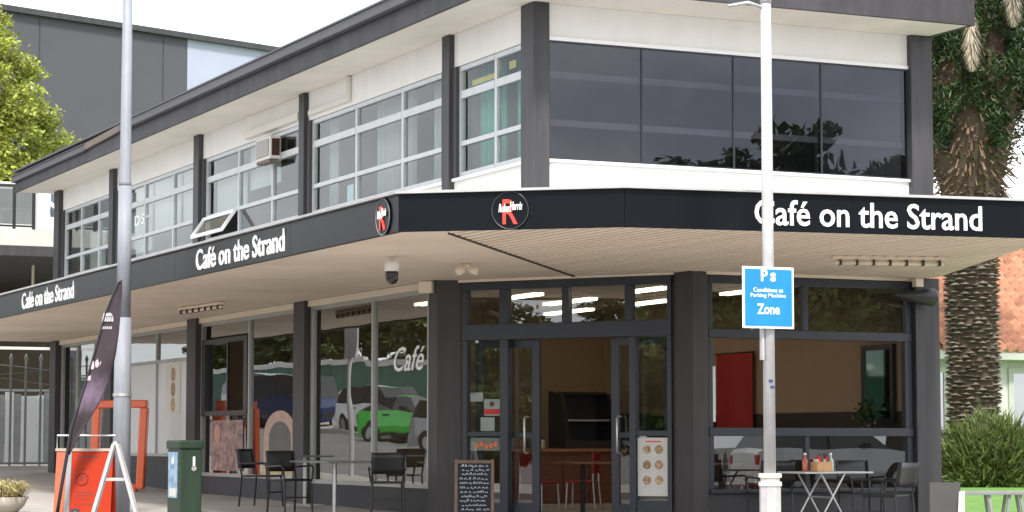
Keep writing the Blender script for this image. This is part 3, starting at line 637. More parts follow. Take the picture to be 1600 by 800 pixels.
for i, (loc, sc, rz, lab) in enumerate(RT):
    t = thing('street_tree', lab, 'tree', (loc[0], loc[1], g(loc[1]) - 0.1), rz, 'trees across the two streets')
    if i == 0: tk = trunk_mesh(7, 0.28, [q[0] for q in RB], 4).mesh('trunk', True)
    link('trunk', tk, M_bark, t, scale=(sc, sc, sc)); link('crown', proto_crown, M_leafo if i < 6 else M_leafd, t, (0, 0, -2.7 if i in (3, 4, 5) else -1.7 if i > 5 else 0), scale=(sc, sc, sc))

# palm
t = thing('palm_tree', 'thick ringed palm trunk with fern clad head beside the tiled house', 'palm', (18.2, 15.9, g(15.9)))
M_pbark = mat('palm_bark', (0.12, 0.095, 0.075), 0.9, var=0.5, vs=5, bump=0.5, bs=40, island=0.35)
M_boot = mat('palm_boot', (0.125, 0.08, 0.05), 0.9, var=0.45, vs=5, bump=0.5, bs=40, island=0.45)
def prad(z): return float(np.interp(z, [0, 0.8, 2.5, 5.6, 6.4, 7.3, 8.6, 10.0, 10.6], [0.72, 0.60, 0.58, 0.60, 0.72, 0.98, 1.15, 1.1, 0.6]))
bb = MB(); bb.lathe([(prad(z) - 0.07, z) for z in np.linspace(0, 10.6, 26)], 24); bb.build('trunk', mat('palm_core', (0.07, 0.05, 0.035), 0.95), t, smooth=True)
bb = MB(); rr = random.Random(3); z = 0.1; row = 0
while z < 6.2:
    n = 15
    for k in range(n):
        a = 2 * math.pi * (k + 0.5 * (row % 2) + rr.uniform(-.28, .28)) / n; rd = prad(z) * rr.uniform(0.97, 1.02); zz = z + rr.uniform(-0.035, 0.035); w_ = 2 * math.pi * rd / n * rr.uniform(0.40, 0.66); hh = rr.uniform(0.035, 0.085)
        ca_, sa_ = math.cos(a), math.sin(a)
        def q(r_, s_, z_): return (ca_ * r_ - sa_ * s_, sa_ * r_ + ca_ * s_, z_)
        o_ = rr.uniform(-0.01, 0.025)
        bb.add([q(rd - .1, -w_, zz), q(rd - .1, w_, zz), q(rd - .08, 0, zz + hh * 1.3), q(rd + .02 + o_, -w_ * .7, zz + .035), q(rd + .02 + o_, w_ * .7, zz + .035), q(rd + .0 + o_, 0, zz + hh)], [(0, 1, 4, 3), (3, 4, 5), (0, 3, 5, 2), (4, 1, 2, 5)])
    z += rr.uniform(0.085, 0.115); row += 1
bb.build('leaf_scar', M_pbark, t, kind='stuff')
bb = MB(); z = 6.2; row = 0
while z < 10.4:
    n = 50
    for k in range(n):
        a = 2 * math.pi * (k + rr.uniform(-.8, .8)) / n; rd = prad(z) * rr.uniform(0.86, 1.10); L = rr.uniform(0.12, 0.48)
        p0 = Vector((math.cos(a) * (rd - .2), math.sin(a) * (rd - .2), z)); p1 = p0 + Vector((math.cos(a) * L * 0.75, math.sin(a) * L * 0.75, L * rr.uniform(-0.9, 0.8)))
        bb.bar(p0, p1, rr.uniform(0.015, 0.06), rr.uniform(0.012, 0.03))
    z += 0.10; row += 1
bb.build('frond_boot', M_boot, t, kind='stuff')
r_ = np.random.default_rng(9); n = 24000
az_ = r_.uniform(0, 2 * math.pi, n); zz = r_.uniform(6.9, 11.2, n); rad_ = np.interp(zz, [6.9, 7.6, 9.0, 11.2], [1.0, 1.2, 1.45, 1.4]) * r_.uniform(0.82, 1.12, n)
keep = (zz > 8.0 + 0.9 * np.sin(az_ * 1.0 + 0.6) * 0.5 + 0.55 * np.sin(az_ * 5)) | (r_.uniform(0, 1, n) < 0.06)
rad_ *= 1 + 0.10 * np.sin(az_ * 4 + zz * 3) + 0.07 * np.sin(az_ * 9 - zz * 5); keep &= (np.sin(az_ * 6 + zz * 2.3) + np.sin(zz * 4 - az_ * 3.1) > -1.15)
pts = np.stack([np.cos(az_) * rad_, np.sin(az_) * rad_, zz], 1)[keep]
link('fern_growth', leaf_mesh('fern_growth', pts, 0.17, aspect=0.26, seed=2, droop=1.2), mat('fern_leaf', (0.032, 0.066, 0.018), 0.5, var=0.4, vs=2.5, trans=0.25, island=0.5), t)
def frond_mesh(L, droop, lw, seed):
    rr = random.Random(seed); b = MB(); N = 26
    P = [Vector((L * s * (1 - 0.25 * s * droop), 0, L * (0.55 * s - droop * s * s))) for s in np.linspace(0, 1, N)]
    b.tube(P, [0.05 * (1 - 0.85 * i / N) for i in range(N)], 5)
    for i in range(2, N):
        for sd in (-1, 1):
            for k in range(2):
                p = P[i].lerp(P[i - 1], k * 0.5); l = lw * math.sin(math.pi * min(1, (i / N) * 0.85 + 0.12)) * rr.uniform(0.8, 1.1); d = Vector((0.45, sd * 0.75, -0.35 - 0.5 * rr.random())).normalized() * l
                s_ = Vector((0.03, 0, 0.01)); b.add([p - s_, p + s_, p + d], [(0, 1, 2)])
    return b.mesh('frond')
M_frond = mat('palm_frond', (0.06, 0.11, 0.03), 0.5, var=0.3, vs=1, trans=0.2, island=0.3)
M_deadf = mat('dead_frond', (0.42, 0.36, 0.27), 0.85, var=0.25, vs=3, island=0.4)
fm = [frond_mesh(4.2, 0.25, 0.6, 1), frond_mesh(4.0, 0.7, 0.6, 2)]
for k in range(34):
    o = link('frond', fm[k % 2], M_frond, t, (0, 0, 10.5 + 0.02 * k), k * 2.399 + 0.3)
    o.rotation_euler = (0, -R(55) + R(62) * (1 - k / 34.0), k * 2.399 + 0.3)
# dead fronds hanging like brushes
def brush(n, L, w, seed):
    rr = random.Random(seed); b = MB(); b.tube([(0, 0, 0), (0.02, 0, -L * .5), (0, 0, -L)], [0.03, 0.02, 0.005], 5)
    for i in range(n):
        s = rr.random(); a = rr.uniform(0, 2 * math.pi); l = w * (0.35 + math.sin(math.pi * min(1, 0.2 + s * 0.8))) * rr.uniform(.6, 1.1); p = Vector((0.01, 0, -L * s * 0.92))
        d = Vector((math.cos(a) * .5, math.sin(a) * .5, -0.85)) * l; e = Vector((-math.sin(a), math.cos(a), 0)) * 0.014; b.add([p - e, p + e, p + d], [(0, 1, 2)])
    return b.mesh('dead_frond')
bm_ = brush(900, 1.15, 0.34, 4)
RT_ = Vector((CA, -SA, 0)); FW_ = Vector((SA, CA, 0))
for dxp, z_, sc in [(-0.28, 10.0, 1.15), (0.62, 10.95, 1.15), (1.5, 11.4, 1.0), (-1.2, 11.3, .9)]:
    pz = RT_ * dxp - FW_ * 1.75; link('dead_frond', bm_, M_deadf, t, (pz.x, pz.y, z_), 0, (sc, sc, sc))

# rounded shrub
t = thing('garden_bush', 'rounded spiky green bush on the lawn in front of the palm trunk', 'bush', (16.0, 12.5, g(12.5)))
r_ = np.random.default_rng(21); n = 9000; d = r_.normal(size=(n, 3)); d[:, 2] = np.abs(d[:, 2]) - 0.12; d /= (np.abs(d) ** 2.6).sum(1)[:, None] ** (1 / 2.6)
rad_ = r_.uniform(0.35, 1.0, n) ** 0.6 * (1 + 0.10 * np.sin(d[:, 0] * 6 + 1) + 0.08 * np.sin(d[:, 1] * 7))
base = d * rad_[:, None] * np.array([0.98, 0.98, 1.22]) + np.array([0, 0, 0.08]); tip = base + (d * 0.7 + r_.normal(size=(n, 3)) * 0.35 + np.array([0, 0, 0.35])) * r_.uniform(0.12, 0.24, n)[:, None]
sd = np.cross(tip - base, r_.normal(size=(n, 3))); sd /= np.linalg.norm(sd, axis=1)[:, None]; sd *= r_.uniform(0.012, 0.034, n)[:, None]
v = np.stack([base - sd, base + sd, tip], 1).reshape(-1, 3); me = bpy.data.meshes.new('foliage'); me.from_pydata(v.tolist(), [], np.arange(3 * n).reshape(-1, 3).tolist()); me.update()
link('foliage', me, mat('bush_leaf', (0.11, 0.145, 0.04), 0.5, var=0.35, vs=4, trans=0.3, island=0.55), t)
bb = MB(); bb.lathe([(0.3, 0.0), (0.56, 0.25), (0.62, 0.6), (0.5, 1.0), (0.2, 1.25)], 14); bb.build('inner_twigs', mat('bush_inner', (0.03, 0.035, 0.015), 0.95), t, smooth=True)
for k in range(5):
    bb = MB(); a = k * 1.3; bb.tube([(0, 0, 0), (0.25 * math.cos(a), 0.25 * math.sin(a), 0.4), (0.5 * math.cos(a), 0.5 * math.sin(a), 0.9)], [0.03, 0.02, 0.01], 6); bb.build('stem', M_bark, t)

# tiled house; its front runs across the view
t = thing('tiled_house', 'pale green trimmed house with an orange clay tile roof at the right', 'house', (20.5, 21.6, g(21.6)), -R(4))
M_mint = mat('mint_trim', (0.46, 0.475, 0.43), 0.6, var=0.06); M_hw = mat('house_white', (0.58, 0.58, 0.55), 0.7, var=0.05)
M_tile = mat('clay_tile', (0.40, 0.18, 0.105), 0.8, var=0.25, vs=2.5, objrand=0.3, bump=0.15, streak=0.25, ss=(3, 3, 3))
bb = MB(); bb.box(-1, 10, 0.0, 0.2, 0, 2.75); bb.box(-1, -0.8, 0.21, 9, 0, 2.75); bb.build('wall', M_hw, t)
bb = MB(); bb.box(-1.5, 10.5, -0.52, -0.42, 2.72, 2.95); bb.build('gutter', M_mint, t); bb = MB(); bb.box(-1.5, 10.5, -0.415, -0.005, 2.70, 2.74); bb.build('eave_soffit', M_mint, t)
HX = [(0.05, 0.95), (2.95, 4.25), (5.3, 7.0)]
for a, c in HX:
    bb = MB(); bb.box(a - .14, a, -0.06, -0.002, 0.5, 2.55); bb.box(c, c + .14, -0.06, -0.002, 0.5, 2.55); bb.box(a, c, -0.06, -0.002, 2.4, 2.55); bb.box(a, c, -0.08, -0.002, 0.5, 0.65)
    o = bb.build('window', M_mint, t); pane_x(o, -0.03, a, c, 0.65, 2.4, glass('house_glass', (0.3, 0.33, 0.36), 0.35)) 
bb = MB(); bb.box(1.35, 1.6, -0.10, -0.003, 0, 2.69); bb.build('corner_post', M_mint, t); bb = MB(); bb.box(2.3, 2.55, -0.10, -0.003, 0, 2.69); bb.build('corner_post', M_mint, t)
RS = math.atan2(3.35, 4.0); CR_, SR_ = math.cos(RS), math.sin(RS)
bb = MB(); bb.add([(-1.5, -0.5, 2.93), (10.5, -0.5, 2.93), (8.0, 3.5, 6.28), (1.0, 3.5, 6.28), (-1.5, 9, 2.93), (10.5, 9, 2.93), (1, 6, 6.28), (8, 6, 6.28)], [(0, 1, 2, 3), (0, 3, 6, 4), (1, 5, 7, 2), (3, 2, 7, 6), (4, 6, 7, 5)]); roof = bb.build('roof', M_tile, t)
tm_ = MB(); tw, th = 0.30, 0.34
def tf(i, j):
    x = (i - .5) * tw; y = j * th; z = 0.045 * math.cos(i * 2 * math.pi) + 0.085 - 0.075 * j
    return (x, y * CR_ - z * SR_, y * SR_ + z * CR_)
tm_.grid(tf, 8, 1); p = tm_.v; fr0 = [2 * i for i in range(9)]
lo = [(x, y + .02, z - 0.10) for x, y, z in [p[k] for k in fr0]]; o0 = len(tm_.v); tm_.v += lo
for i in range(8): tm_.f.append((fr0[i], o0 + i, o0 + i + 1, fr0[i + 1]))
tmesh = tm_.mesh('roof_tile', True); k = 0
for j in range(17):
    for i in range(40):
        x = -1.35 + i * tw; y = j * (th - 0.03)
        l = -1.5 + 2.5 * y / 5.2
        if x - .1 < l or x < 0.7 or x > 5.6 or k >= 300: continue
        link('roof_tile', tmesh, M_tile, roof, (x, -0.52 + y * CR_, 2.96 + y * SR_)); k += 1

# ================================================================ poles, signs and fittings on the building
M_lamp = mat('pale_grey_pole', lin((138, 142, 151)), 0.6, metal=0.0, var=0.08, vs=4, streak=0.15, ss=(9, 9, 0.8))
t = thing('street_lamp', 'tall pale grey tapered lamp post beside the feather flag at the left', 'lamp post', (-3.9, 4.49, g(4.49)))
bb = MB(); bb.lathe([(0.118, 0), (0.115, 1.6), (0.105, 2.6)], 20); bb.build('lower_shaft', M_lamp, t, smooth=True)
bb = MB(); bb.lathe([(0.095, 2.6), (0.088, 4.35)], 20); bb.build('shaft', M_lamp, t, smooth=True)
bb = MB(); bb.lathe([(0.084, 4.35), (0.084, 4.40), (0.076, 4.46), (0.05, 9.2)], 20); bb.build('upper_shaft', M_lamp, t, smooth=True)
bb = MB(); bb.lathe([(0.125, 1.56), (0.125, 1.60)], 20); bb.build('band', M_steel, t)
bb = MB(); bb.tube([(0, 0, 9.1), (-0.3, 0, 9.5), (-1.4, 0, 9.7)], [0.045, 0.04, 0.035], 10); bb.build('outreach_arm', M_lamp, t, smooth=True)
bb = MB(); bb.box(-2.0, -1.3, -0.14, 0.14, 9.64, 9.76); bb.build('lamp_head', M_lamp, t, bevel=0.03)
M_wp = mat('white_pole_paint', (0.42, 0.42, 0.43), 0.6, var=0.08, vs=5, col2=(0.52, 0.52, 0.52), streak=0.16, ss=(9, 9, 1.5))
t = thing('sign_pole', 'white painted pole with a stepped collar in front of the canopy', 'pole', (-0.56, -6.3, g(-6.3)))
bb = MB(); bb.lathe([(0.058, 0.78), (0.056, 3.0), (0.051, 5.32)], 18); bb.build('shaft', M_wp, t, smooth=True)
bb = MB(); bb.lathe([(0.057, 5.32), (0.057, 5.40), (0.048, 5.45), (0.044, 8.0)], 18); bb.build('upper_shaft', M_wp, t, smooth=True)
bb = MB(); bb.lathe([(0.105, 0.0), (0.105, 0.66)], 8); bb.build('pole_base', M_wp, t)
bb = MB(); bb.lathe([(0.115, 0.66), (0.115, 0.70)], 8); bb.lathe([(0.095, 0.70), (0.095, 0.74)], 8); bb.lathe([(0.115, 0.74), (0.115, 0.78)], 8); bb.build('collar', mat('collar_paint', (0.60, 0.58, 0.52), 0.6, var=0.1), t, kind='stuff')
bb = MB(); bb.tube([(0, 0, 5.27), (-0.2, 0, 5.31), (-0.42, 0, 5.26)], [0.016, 0.018, 0.016], 10); bb.build('side_arm', M_wp, t, smooth=True)
M_stk = mat('sticker', (0.03, 0.04, 0.16), 0.5)
for z, a in ((1.60, 0.0), (1.66, -0.6)):
    bb = MB(); bb.box(-0.02 + a * 0.03, 0.02 + a * 0.03, -0.066, -0.058, z - 0.012, z + 0.012); bb.build('sticker', M_stk, t)
bb = MB(); bb.box(-0.088, -0.066, -0.03, 0.02, 1.86, 2.2); bb.build('conduit', M_wp, t)
M_blue = mat('sign_blue', (0.008, 0.22, 0.62), 0.4, var=0.06, streak=0.1, ss=(10, 10, 2))
t = thing('parking_sign', 'blue parking zone sign with white border on the white pole', 'sign', (-0.62, -6.40, 2.42))
bb = MB(); bb.box(-0.285, 0.285, 0.0, 0.012, -0.295, 0.295); bb.build('border', M_letter, t, bevel=0.004)
bb = MB(); bb.box(-0.262, 0.262, -0.004, -0.001, -0.272, 0.272); bb.build('face', M_blue, t)
for s_, w_, h_, x_, z_, bo in [('P', 0.075, 0.115, -0.085, 0.155, 0.03), ('s', 0.06, 0.085, 0.02, 0.155, 0.03), ('Conditions as', 0.33, 0.042, -0.17, 0.052, 0.01), ('Parking Machine', 0.39, 0.048, -0.20, -0.008, 0.01), ('Zone', 0.25, 0.10, -0.13, -0.16, 0.02)]:
    link('lettering', text_mesh(s_, w_, h_, bold=bo, depth=0.003), M_letter, t, (x_, -0.005, z_))
bb = MB(); bb.tube([(0.06 + 0.07 * math.cos(a), 0.1 + 0.07 * math.sin(a), 0.2) for a in np.linspace(0, 2 * math.pi, 21)], 0.012, 6, False); bb.build('clamp_band', M_steel, t)

t = thing('dome_camera', 'white capped security camera with a black dome under the canopy corner', 'camera', (-2.1, -0.5, 3.185))
bb = MB(); bb.lathe([(0.03, 0.0), (0.03, -0.04), (0.075, -0.05), (0.085, -0.08), (0.085, -0.16), (0.078, -0.165)][::-1], 24); bb.build('cap', M_trim, t, smooth=True)
bb = MB(); bb.lathe([(0.078, -0.166), (0.08, -0.20), (0.072, -0.26), (0.05, -0.30), (0.015, -0.315)][::-1], 24); bb.build('dome', mat('camera_dome', (0.006, 0.006, 0.008), 0.1, coat=0.6), t, smooth=True)
t = thing('sensor_light', 'small cream twin sensor light on the soffit left of the entrance', 'light', (-0.85, 0.2, 3.19))
bb = MB(); bb.lathe([(0.06, 0), (0.06, -0.03), (0.03, -0.05)][::-1], 16); bb.build('mount', M_beam, t)
for sx in (-1, 1):
    bb = MB(); bb.tube([(0.02 * sx, 0, -0.04), (0.08 * sx, -0.05, -0.07), (0.13 * sx, -0.08, -0.09)], [0.02, 0.05, 0.055], 12); bb.build('lamp', M_beam, t, smooth=True)
bb = MB(); bb.box(-0.10, 0.10, -0.02, 0.06, -0.16, 0.0); o = bb.build('junction_box', M_beam, bevel=0.01); o.location = (-0.16, 3.08, 3.19); o.rotation_euler = (0, 0, R(-50)); tag(o, 'cream junction box on top of the left entrance pier', 'box')
def batten(label, p, q):
    t = thing('soffit_light', label, 'light', (p[0], p[1], 3.19)); d = Vector((q[0] - p[0], q[1] - p[1], 0)); L = d.length; t.rotation_euler = (0, 0, math.atan2(d.y, d.x))
    bb = MB(); bb.box(0, L, -0.04, 0.04, -0.045, -0.002); bb.build('housing', M_canb, t, bevel=0.004)
    for i in range(7): 
        x = L * (0.06 + i * 0.145); bb = MB(); bb.box(x, x + 0.02, -0.05, 0.05, -0.11, -0.046); bb.build('clip', M_hip, t)
    bb = MB(); bb.tube([(0.03, 0, -0.08), (L - 0.03, 0, -0.08)], 0.026, 10); bb.build('tube', M_beam, t, smooth=True)
batten('unlit tube light on the striped soffit at the right', (2.43, -2.82), (3.73, -3.23))
batten('unlit tube light on the plain soffit along the left front', (-1.32, 10.43), (-1.23, 8.52))
t = thing('outdoor_speaker', 'black cylindrical speaker on the top of the right corner pier', 'speaker', (5.35, -0.26, 2.94))
bb = MB(); bb.tube([(-0.32, 0, 0.02), (-0.30, 0, 0.02), (0.12, 0, 0), (0.30, 0, 0.0), (0.33, 0, 0.0)], [0.02, 0.05, 0.10, 0.12, 0.10], 20); bb.build('body', M_blk, t, smooth=True)
bb = MB(); bb.box(-0.03, 0.03, 0.03, 0.155, -0.03, 0.03); bb.build('bracket', M_blk, t)
t = thing('cream_bracket', 'small cream bracket where the soffit meets the right corner pier', 'bracket', (5.46, -0.2, 3.12))
bb = MB(); bb.box(-0.06, 0.06, -0.05, 0.05, -0.05, 0.065); bb.build('plate', M_beam, t, bevel=0.008)
t = thing('air_conditioner', 'white box air conditioner poking out of the upper left windows', 'air conditioner', (0, 9.80, 5.56))
bb = MB(); bb.box(-0.17, 0.014, -0.36, 0.36, 0, 0.37); bb.build('casing', M_duct, t, bevel=0.012)
bb = MB(); bb.box(-0.14, -0.01, -0.37, -0.361, 0.05, 0.32); bb.build('side_grille', mat('rust_dark', (0.05, 0.018, 0.014), 0.8, var=0.4, vs=12), t)
bb = MB(); bb.box(-0.182, -0.171, -0.30, 0.30, 0.05, 0.32); bb.build('front_grille', mat('grille_grey', (0.20, 0.21, 0.22), 0.6, var=0.3, vs=30), t)
for i in range(9):
    bb = MB(); bb.box(-0.190, -0.1825, -0.30, 0.30, 0.065 + i * 0.028, 0.075 + i * 0.028); bb.build('slat', M_duct, t)
bb = MB(); bb.box(-0.16, -0.02, -0.32, 0.32, -0.05, -0.003); bb.build('tray', M_timb, t)

# ================================================================ cafe room furnishing
M_tube2 = emit('cafe_tube', (1, 0.86, 0.62), 3.2)
def ceiling_light(label, u, v0, v1):
    t = thing('ceiling_light', label, 'light', (u, v0, 3.165), 0, 'lit tubes on the cafe ceiling')
    bb = MB(); bb.box(-0.09, 0.09, 0, v1 - v0, -0.05, -0.003); bb.build('housing', M_duct, t)
    for s_ in (-0.05, 0.05):
        bb = MB(); bb.tube([(s_, 0.03, -0.072), (s_, v1 - v0 - 0.03, -0.072)], 0.02, 8); bb.build('tube', M_tube2, t)
for i, (u, v0, v1, lb) in enumerate([(4.0, 9.2, 10.9, 'farthest'), (4.08, 6.5, 8.1, 'second farthest'), (4.08, 4.0, 5.2, 'middle'), (4.08, 1.6, 2.5, 'nearest')]):
    ceiling_light('%s lit tube light of the right hand row inside the cafe' % lb, u, v0, v1)
for u, v0, v1, lb in [(2.9, 4.1, 5.7, 'farther'), (2.7, 1.6, 2.6, 'nearer')]: ceiling_light('%s lit tube light of the middle row inside the cafe' % lb, u, v0, v1)
ceiling_light('lit tube light just inside the left entrance sidelight', 1.75, 3.5, 4.6)
ceiling_light('lit tube light showing through the left shop window with the script lettering', 1.2, 5.2, 6.6)
M_wood = mat('red_brown_wood', (0.16, 0.055, 0.025), 0.45, var=0.3, vs=3, stretch=(1, 1, 6))
t = thing('service_counter', 'red brown timber counter seen through the open doorway', 'counter', (2.7, 6.6, 0.03))
bb = MB(); bb.box(0, 2.8, 0.05, 0.8, 0, 0.86); bb.build('front', M_wood, t); bb = MB(); bb.box(-0.05, 2.8, -0.02, 0.86, 0.862, 0.91); bb.build('top', mat('counter_top', (0.32, 0.15, 0.07), 0.35, var=0.2), t, bevel=0.01)
for i in range(6):
    bb = MB(); bb.box(0.04 + i * 0.46, 0.46 + i * 0.46, 0.025, 0.048, 0.05, 0.8); bb.build('panel', M_wood, t, bevel=0.008)
t = thing('display_cabinet', 'dark curved food display cabinet on the counter behind the doorway', 'cabinet', (3.75, 6.75, 0.945))
bb = MB(); prof = [(0, 0), (0, 0.25), (0.06, 0.6), (0.2, 0.85), (0.6, 0.9), (0.6, 0)]
n = len(prof); bb.add([(0, y, z) for y, z in prof] + [(0.06, y, z) for y, z in prof], [tuple(range(n)), tuple(range(2 * n - 1, n - 1, -1))] + [(i, n + i, n + (i + 1) % n, (i + 1) % n) for i in range(n)])
me_ = bb.mesh('end_panel')
link('end_panel', me_, M_blk, t); link('end_panel', me_, M_blk, t, (0.82, 0, 0))
bb = MB(); bb.box(0.061, 0.819, 0.02, 0.58, 0, 0.12); bb.build('plinth', M_dado, t); bb = MB(); bb.box(0.061, 0.819, 0.1, 0.58, 0.42, 0.45); bb.build('shelf', M_steel, t); bb = MB(); bb.box(0.061, 0.819, 0.55, 0.59, 0.121, 0.88); bb.build('back_panel', M_blk, t)
bb = MB(); bb.box(0.061, 0.819, 0.21, 0.54, 0.84, 0.88); bb.build('hood', M_blk, t)
t = thing('coffee_machine', 'black espresso machine beside the display cabinet on the counter', 'coffee machine', (4.75, 6.8, 0.945))
bb = MB(); bb.box(0, 0.6, 0.1, 0.6, 0.08, 0.55); bb.build('body', M_blk, t, bevel=0.03); bb = MB(); bb.box(0.02, 0.58, -0.02, 0.098, 0.05, 0.12); bb.build('drip_tray', M_steel, t)
for k in range(2):
    bb = MB(); bb.tube([(0.18 + 0.24 * k, 0.05, 0.32), (0.18 + 0.24 * k, -0.12, 0.29)], 0.018, 8); bb.build('handle', M_blk, t)
t = thing('red_banner', 'tall dark red banner on the cafe wall seen through the right window', 'banner', (5.49, 4.0, 1.24)); bb = MB(); bb.grid(lambda a, c: (0.012 * math.sin(a * 9), 0.04 + a * 1.06, c * 1.12), 14, 4); o = bb.build('cloth', mat('dark_red_cloth', (0.30, 0.012, 0.012), 0.7, var=0.1), t)
o.modifiers.new('thickness', 'SOLIDIFY').thickness = 0.006; bb = MB(); bb.tube([(0, 0, 1.13), (0, 1.14, 1.13)], 0.012, 8); bb.build('rod', M_blk, t)
t = thing('wall_mirror', 'dark framed mirror with a pot plant before it at the right of the window', 'mirror', (5.49, 0.42, 1.30)); bb = MB(); bb.box(-0.02, 0.035, 0, 0.07, 0, 1.05); bb.box(-0.02, 0.035, 0.68, 0.75, 0, 1.05); bb.box(-0.02, 0.035, 0.071, 0.679, 0, 0.07); bb.box(-0.02, 0.035, 0.071, 0.679, 0.98, 1.05); bb.build('frame', M_dark, t)
bb = MB(); bb.box(0.0, 0.02, 0.071, 0.679, 0.071, 0.979); bb.build('mirror_glass', mat('mirror', (0.35, 0.45, 0.42), 0.03, metal=1.0, var=0.02), t)
t = thing('pot_plant', 'small leafy pot plant on the sill before the dark mirror', 'plant', (5.3, 0.75, 1.18))
bb = MB(); bb.lathe([(0.05, 0), (0.075, 0.13), (0.07, 0.13)], 14); bb.build('pot', M_dado, t, smooth=True)
link('leaves', leaf_mesh('leaves', np.random.default_rng(3).normal(size=(160, 3)) * np.array([.07, .07, .08]) + np.array([0, 0, .27]), 0.09, seed=5), M_leafd, t)
bb = MB(); bb.box(5.1, 5.5, 0.55, 1.0, 1.13, 1.178); o = bb.build('plant_shelf', M_dado); tag(o, 'dark shelf holding the pot plant inside the right window', 'shelf')

M_paper0 = mat('cup_white', (0.6, 0.58, 0.54), 0.4)
M_redf = mat('red_frame', (0.30, 0.015, 0.012), 0.4, var=0.1)
def inner_chair(label, loc, rz):
    t = thing('red_chair', label, 'chair', loc, rz, 'red chairs inside the cafe')
    bb = MB(); bb.box(-0.2, 0.2, -0.2, 0.2, 0.43, 0.46); bb.build('seat', M_redf, t, bevel=0.01)
    bb = MB(); bb.box(-0.2, 0.2, 0.19, 0.22, 0.56, 0.86); bb.build('backrest', M_redf, t, bevel=0.012)
    for sx in (-1, 1):
        bb = MB(); bb.tube([(sx * .18, -.18, .43), (sx * .2, -.2, 0)], .013, 8); bb.build('leg', M_steel, t); bb = MB(); bb.tube([(sx * .18, .205, .86), (sx * .18, .2, .43), (sx * .2, .24, 0)], .013, 8); bb.build('leg', M_steel, t)
    return t
def inner_table(label, loc):
    t = thing('inner_table', label, 'table', loc, 0, 'tables inside the cafe')
    bb = MB(); bb.box(-0.34, 0.34, -0.34, 0.34, 0.71, 0.74); bb.build('table_top', M_ttop2, t, bevel=0.008); bb = MB(); bb.tube([(0, 0, 0.03), (0, 0, .71)], .03, 10); bb.build('pedestal', M_blk, t); bb = MB(); bb.lathe([(0.24, 0), (0.2, 0.03), (0.04, 0.04)], 20); bb.build('base', M_blk, t)
    return t
M_ttop2 = mat('warm_table_top', (0.20, 0.075, 0.035), 0.35, var=0.25)
inner_table('dark timber table just inside the open doorway', (2.35, 3.4, 0.03)); inner_chair('red chair beside the timber table inside the doorway', (1.95, 3.95, 0.03), R(25)); inner_chair('red chair turned to the counter inside the doorway', (2.95, 4.6, 0.03), R(-130))
inner_table('dark timber table behind the left pane of the front window', (3.1, 1.25, 0.03)); inner_chair('red chair left of the table behind the front window', (2.75, 1.05, 0.03), R(75)); inner_chair('red chair right of the table behind the front window', (3.75, 1.3, 0.03), R(-95))
for k, (x_, h_, c_, lb) in enumerate([(2.85, .22, (0.35, 0.30, 0.22), 'tall jar at the left end of the counter'), (3.02, .16, (0.30, 0.08, 0.04), 'short red jar second from the left on the counter'), (3.18, .26, (0.10, 0.11, 0.10), 'dark bottle third from the left on the counter'), (3.36, .14, (0.5, 0.46, 0.38), 'stack of cups beside the display cabinet')]):
    t = thing('jar', lb, 'jar', (x_, 6.8, 0.942)); bb = MB(); bb.lathe([(.05, 0), (.055, .02), (.055, h_ * .8), (.03, h_)], 14); bb.build('body', mat('jar_%d' % k, c_, 0.3), t, smooth=True); bb = MB(); bb.lathe([(.034, h_ + .001), (.034, h_ + .025)], 12); bb.build('lid', M_blk, t)

# curtains and blinds behind the upper panes
def curtain(label, v0, v1, z0, z1, m, u=0.30, folds=None, grp='curtains behind the upper left windows'):
    b = MB(); f = folds or (v1 - v0) * 9
    b.grid(lambda a, c: (u + 0.03 * math.sin(a * f * 2 * math.pi / 1.6) + 0.008 * math.sin(a * f * 5), v0 + a * (v1 - v0), z0 + c * (z1 - z0)), int(f * 8) + 8, 2)
    o = b.build('curtain', m, smooth=True); o.modifiers.new('thickness', 'SOLIDIFY').thickness = 0.004
    return tag(o, label, 'curtain', grp)
M_teal = mat('teal_curtain', (0.08, 0.40, 0.34), 0.8, var=0.2, vs=3, trans=0.2); M_cur = mat('grey_curtain', (0.42, 0.45, 0.43), 0.85, var=0.08, vs=2, trans=0.2)
curtain('teal curtain in the pane beside the corner post', 0.4, 1.1, 4.4, 6.05, M_teal); curtain('teal curtain in the second pane from the corner post', 1.5, 2.3, 4.4, 6.05, M_teal)
curtain('pale grey curtain in the middle of the second upper bay', 4.5, 6.0, 4.4, 6.05, M_cur); curtain('pale grey curtain nearest the camera in the second upper bay', 2.95, 3.9, 4.4, 6.05, M_cur)
curtain('narrow pale curtain at the far edge of the second upper bay', 7.6, 7.95, 4.4, 6.05, M_cur)
M_blind = mat('pale_blind', (0.46, 0.48, 0.46), 0.8, var=0.05, trans=0.15)
def blind(label, v0, v1, z0, z1):
    b = MB(); b.box(0.2, 0.21, v0, v1, z0, z1); o = tag(b.build('roller_blind', M_blind), label, 'blind', 'roller blinds behind the upper left windows'); return o
blind('roller blind half drawn beside the air conditioner', 9.95, 11.5, 5.25, 6.0); blind('roller blind behind the pane above the open sash', 11.65, 13.3, 4.97, 5.6)
blind('roller blind of the third upper bay nearest the camera', 14.0, 15.3, 4.98, 6.0); blind('roller blind in the middle of the third upper bay', 15.45, 17.15, 4.96, 6.0); blind('roller blind at the far side of the third upper bay', 17.3, 18.9, 4.7, 6.0)
blind('roller blind nearest the camera in the farthest upper bay', 19.65, 20.5, 4.6, 5.6); blind('roller blind in the middle of the farthest upper bay', 20.65, 21.9, 4.55, 5.4)
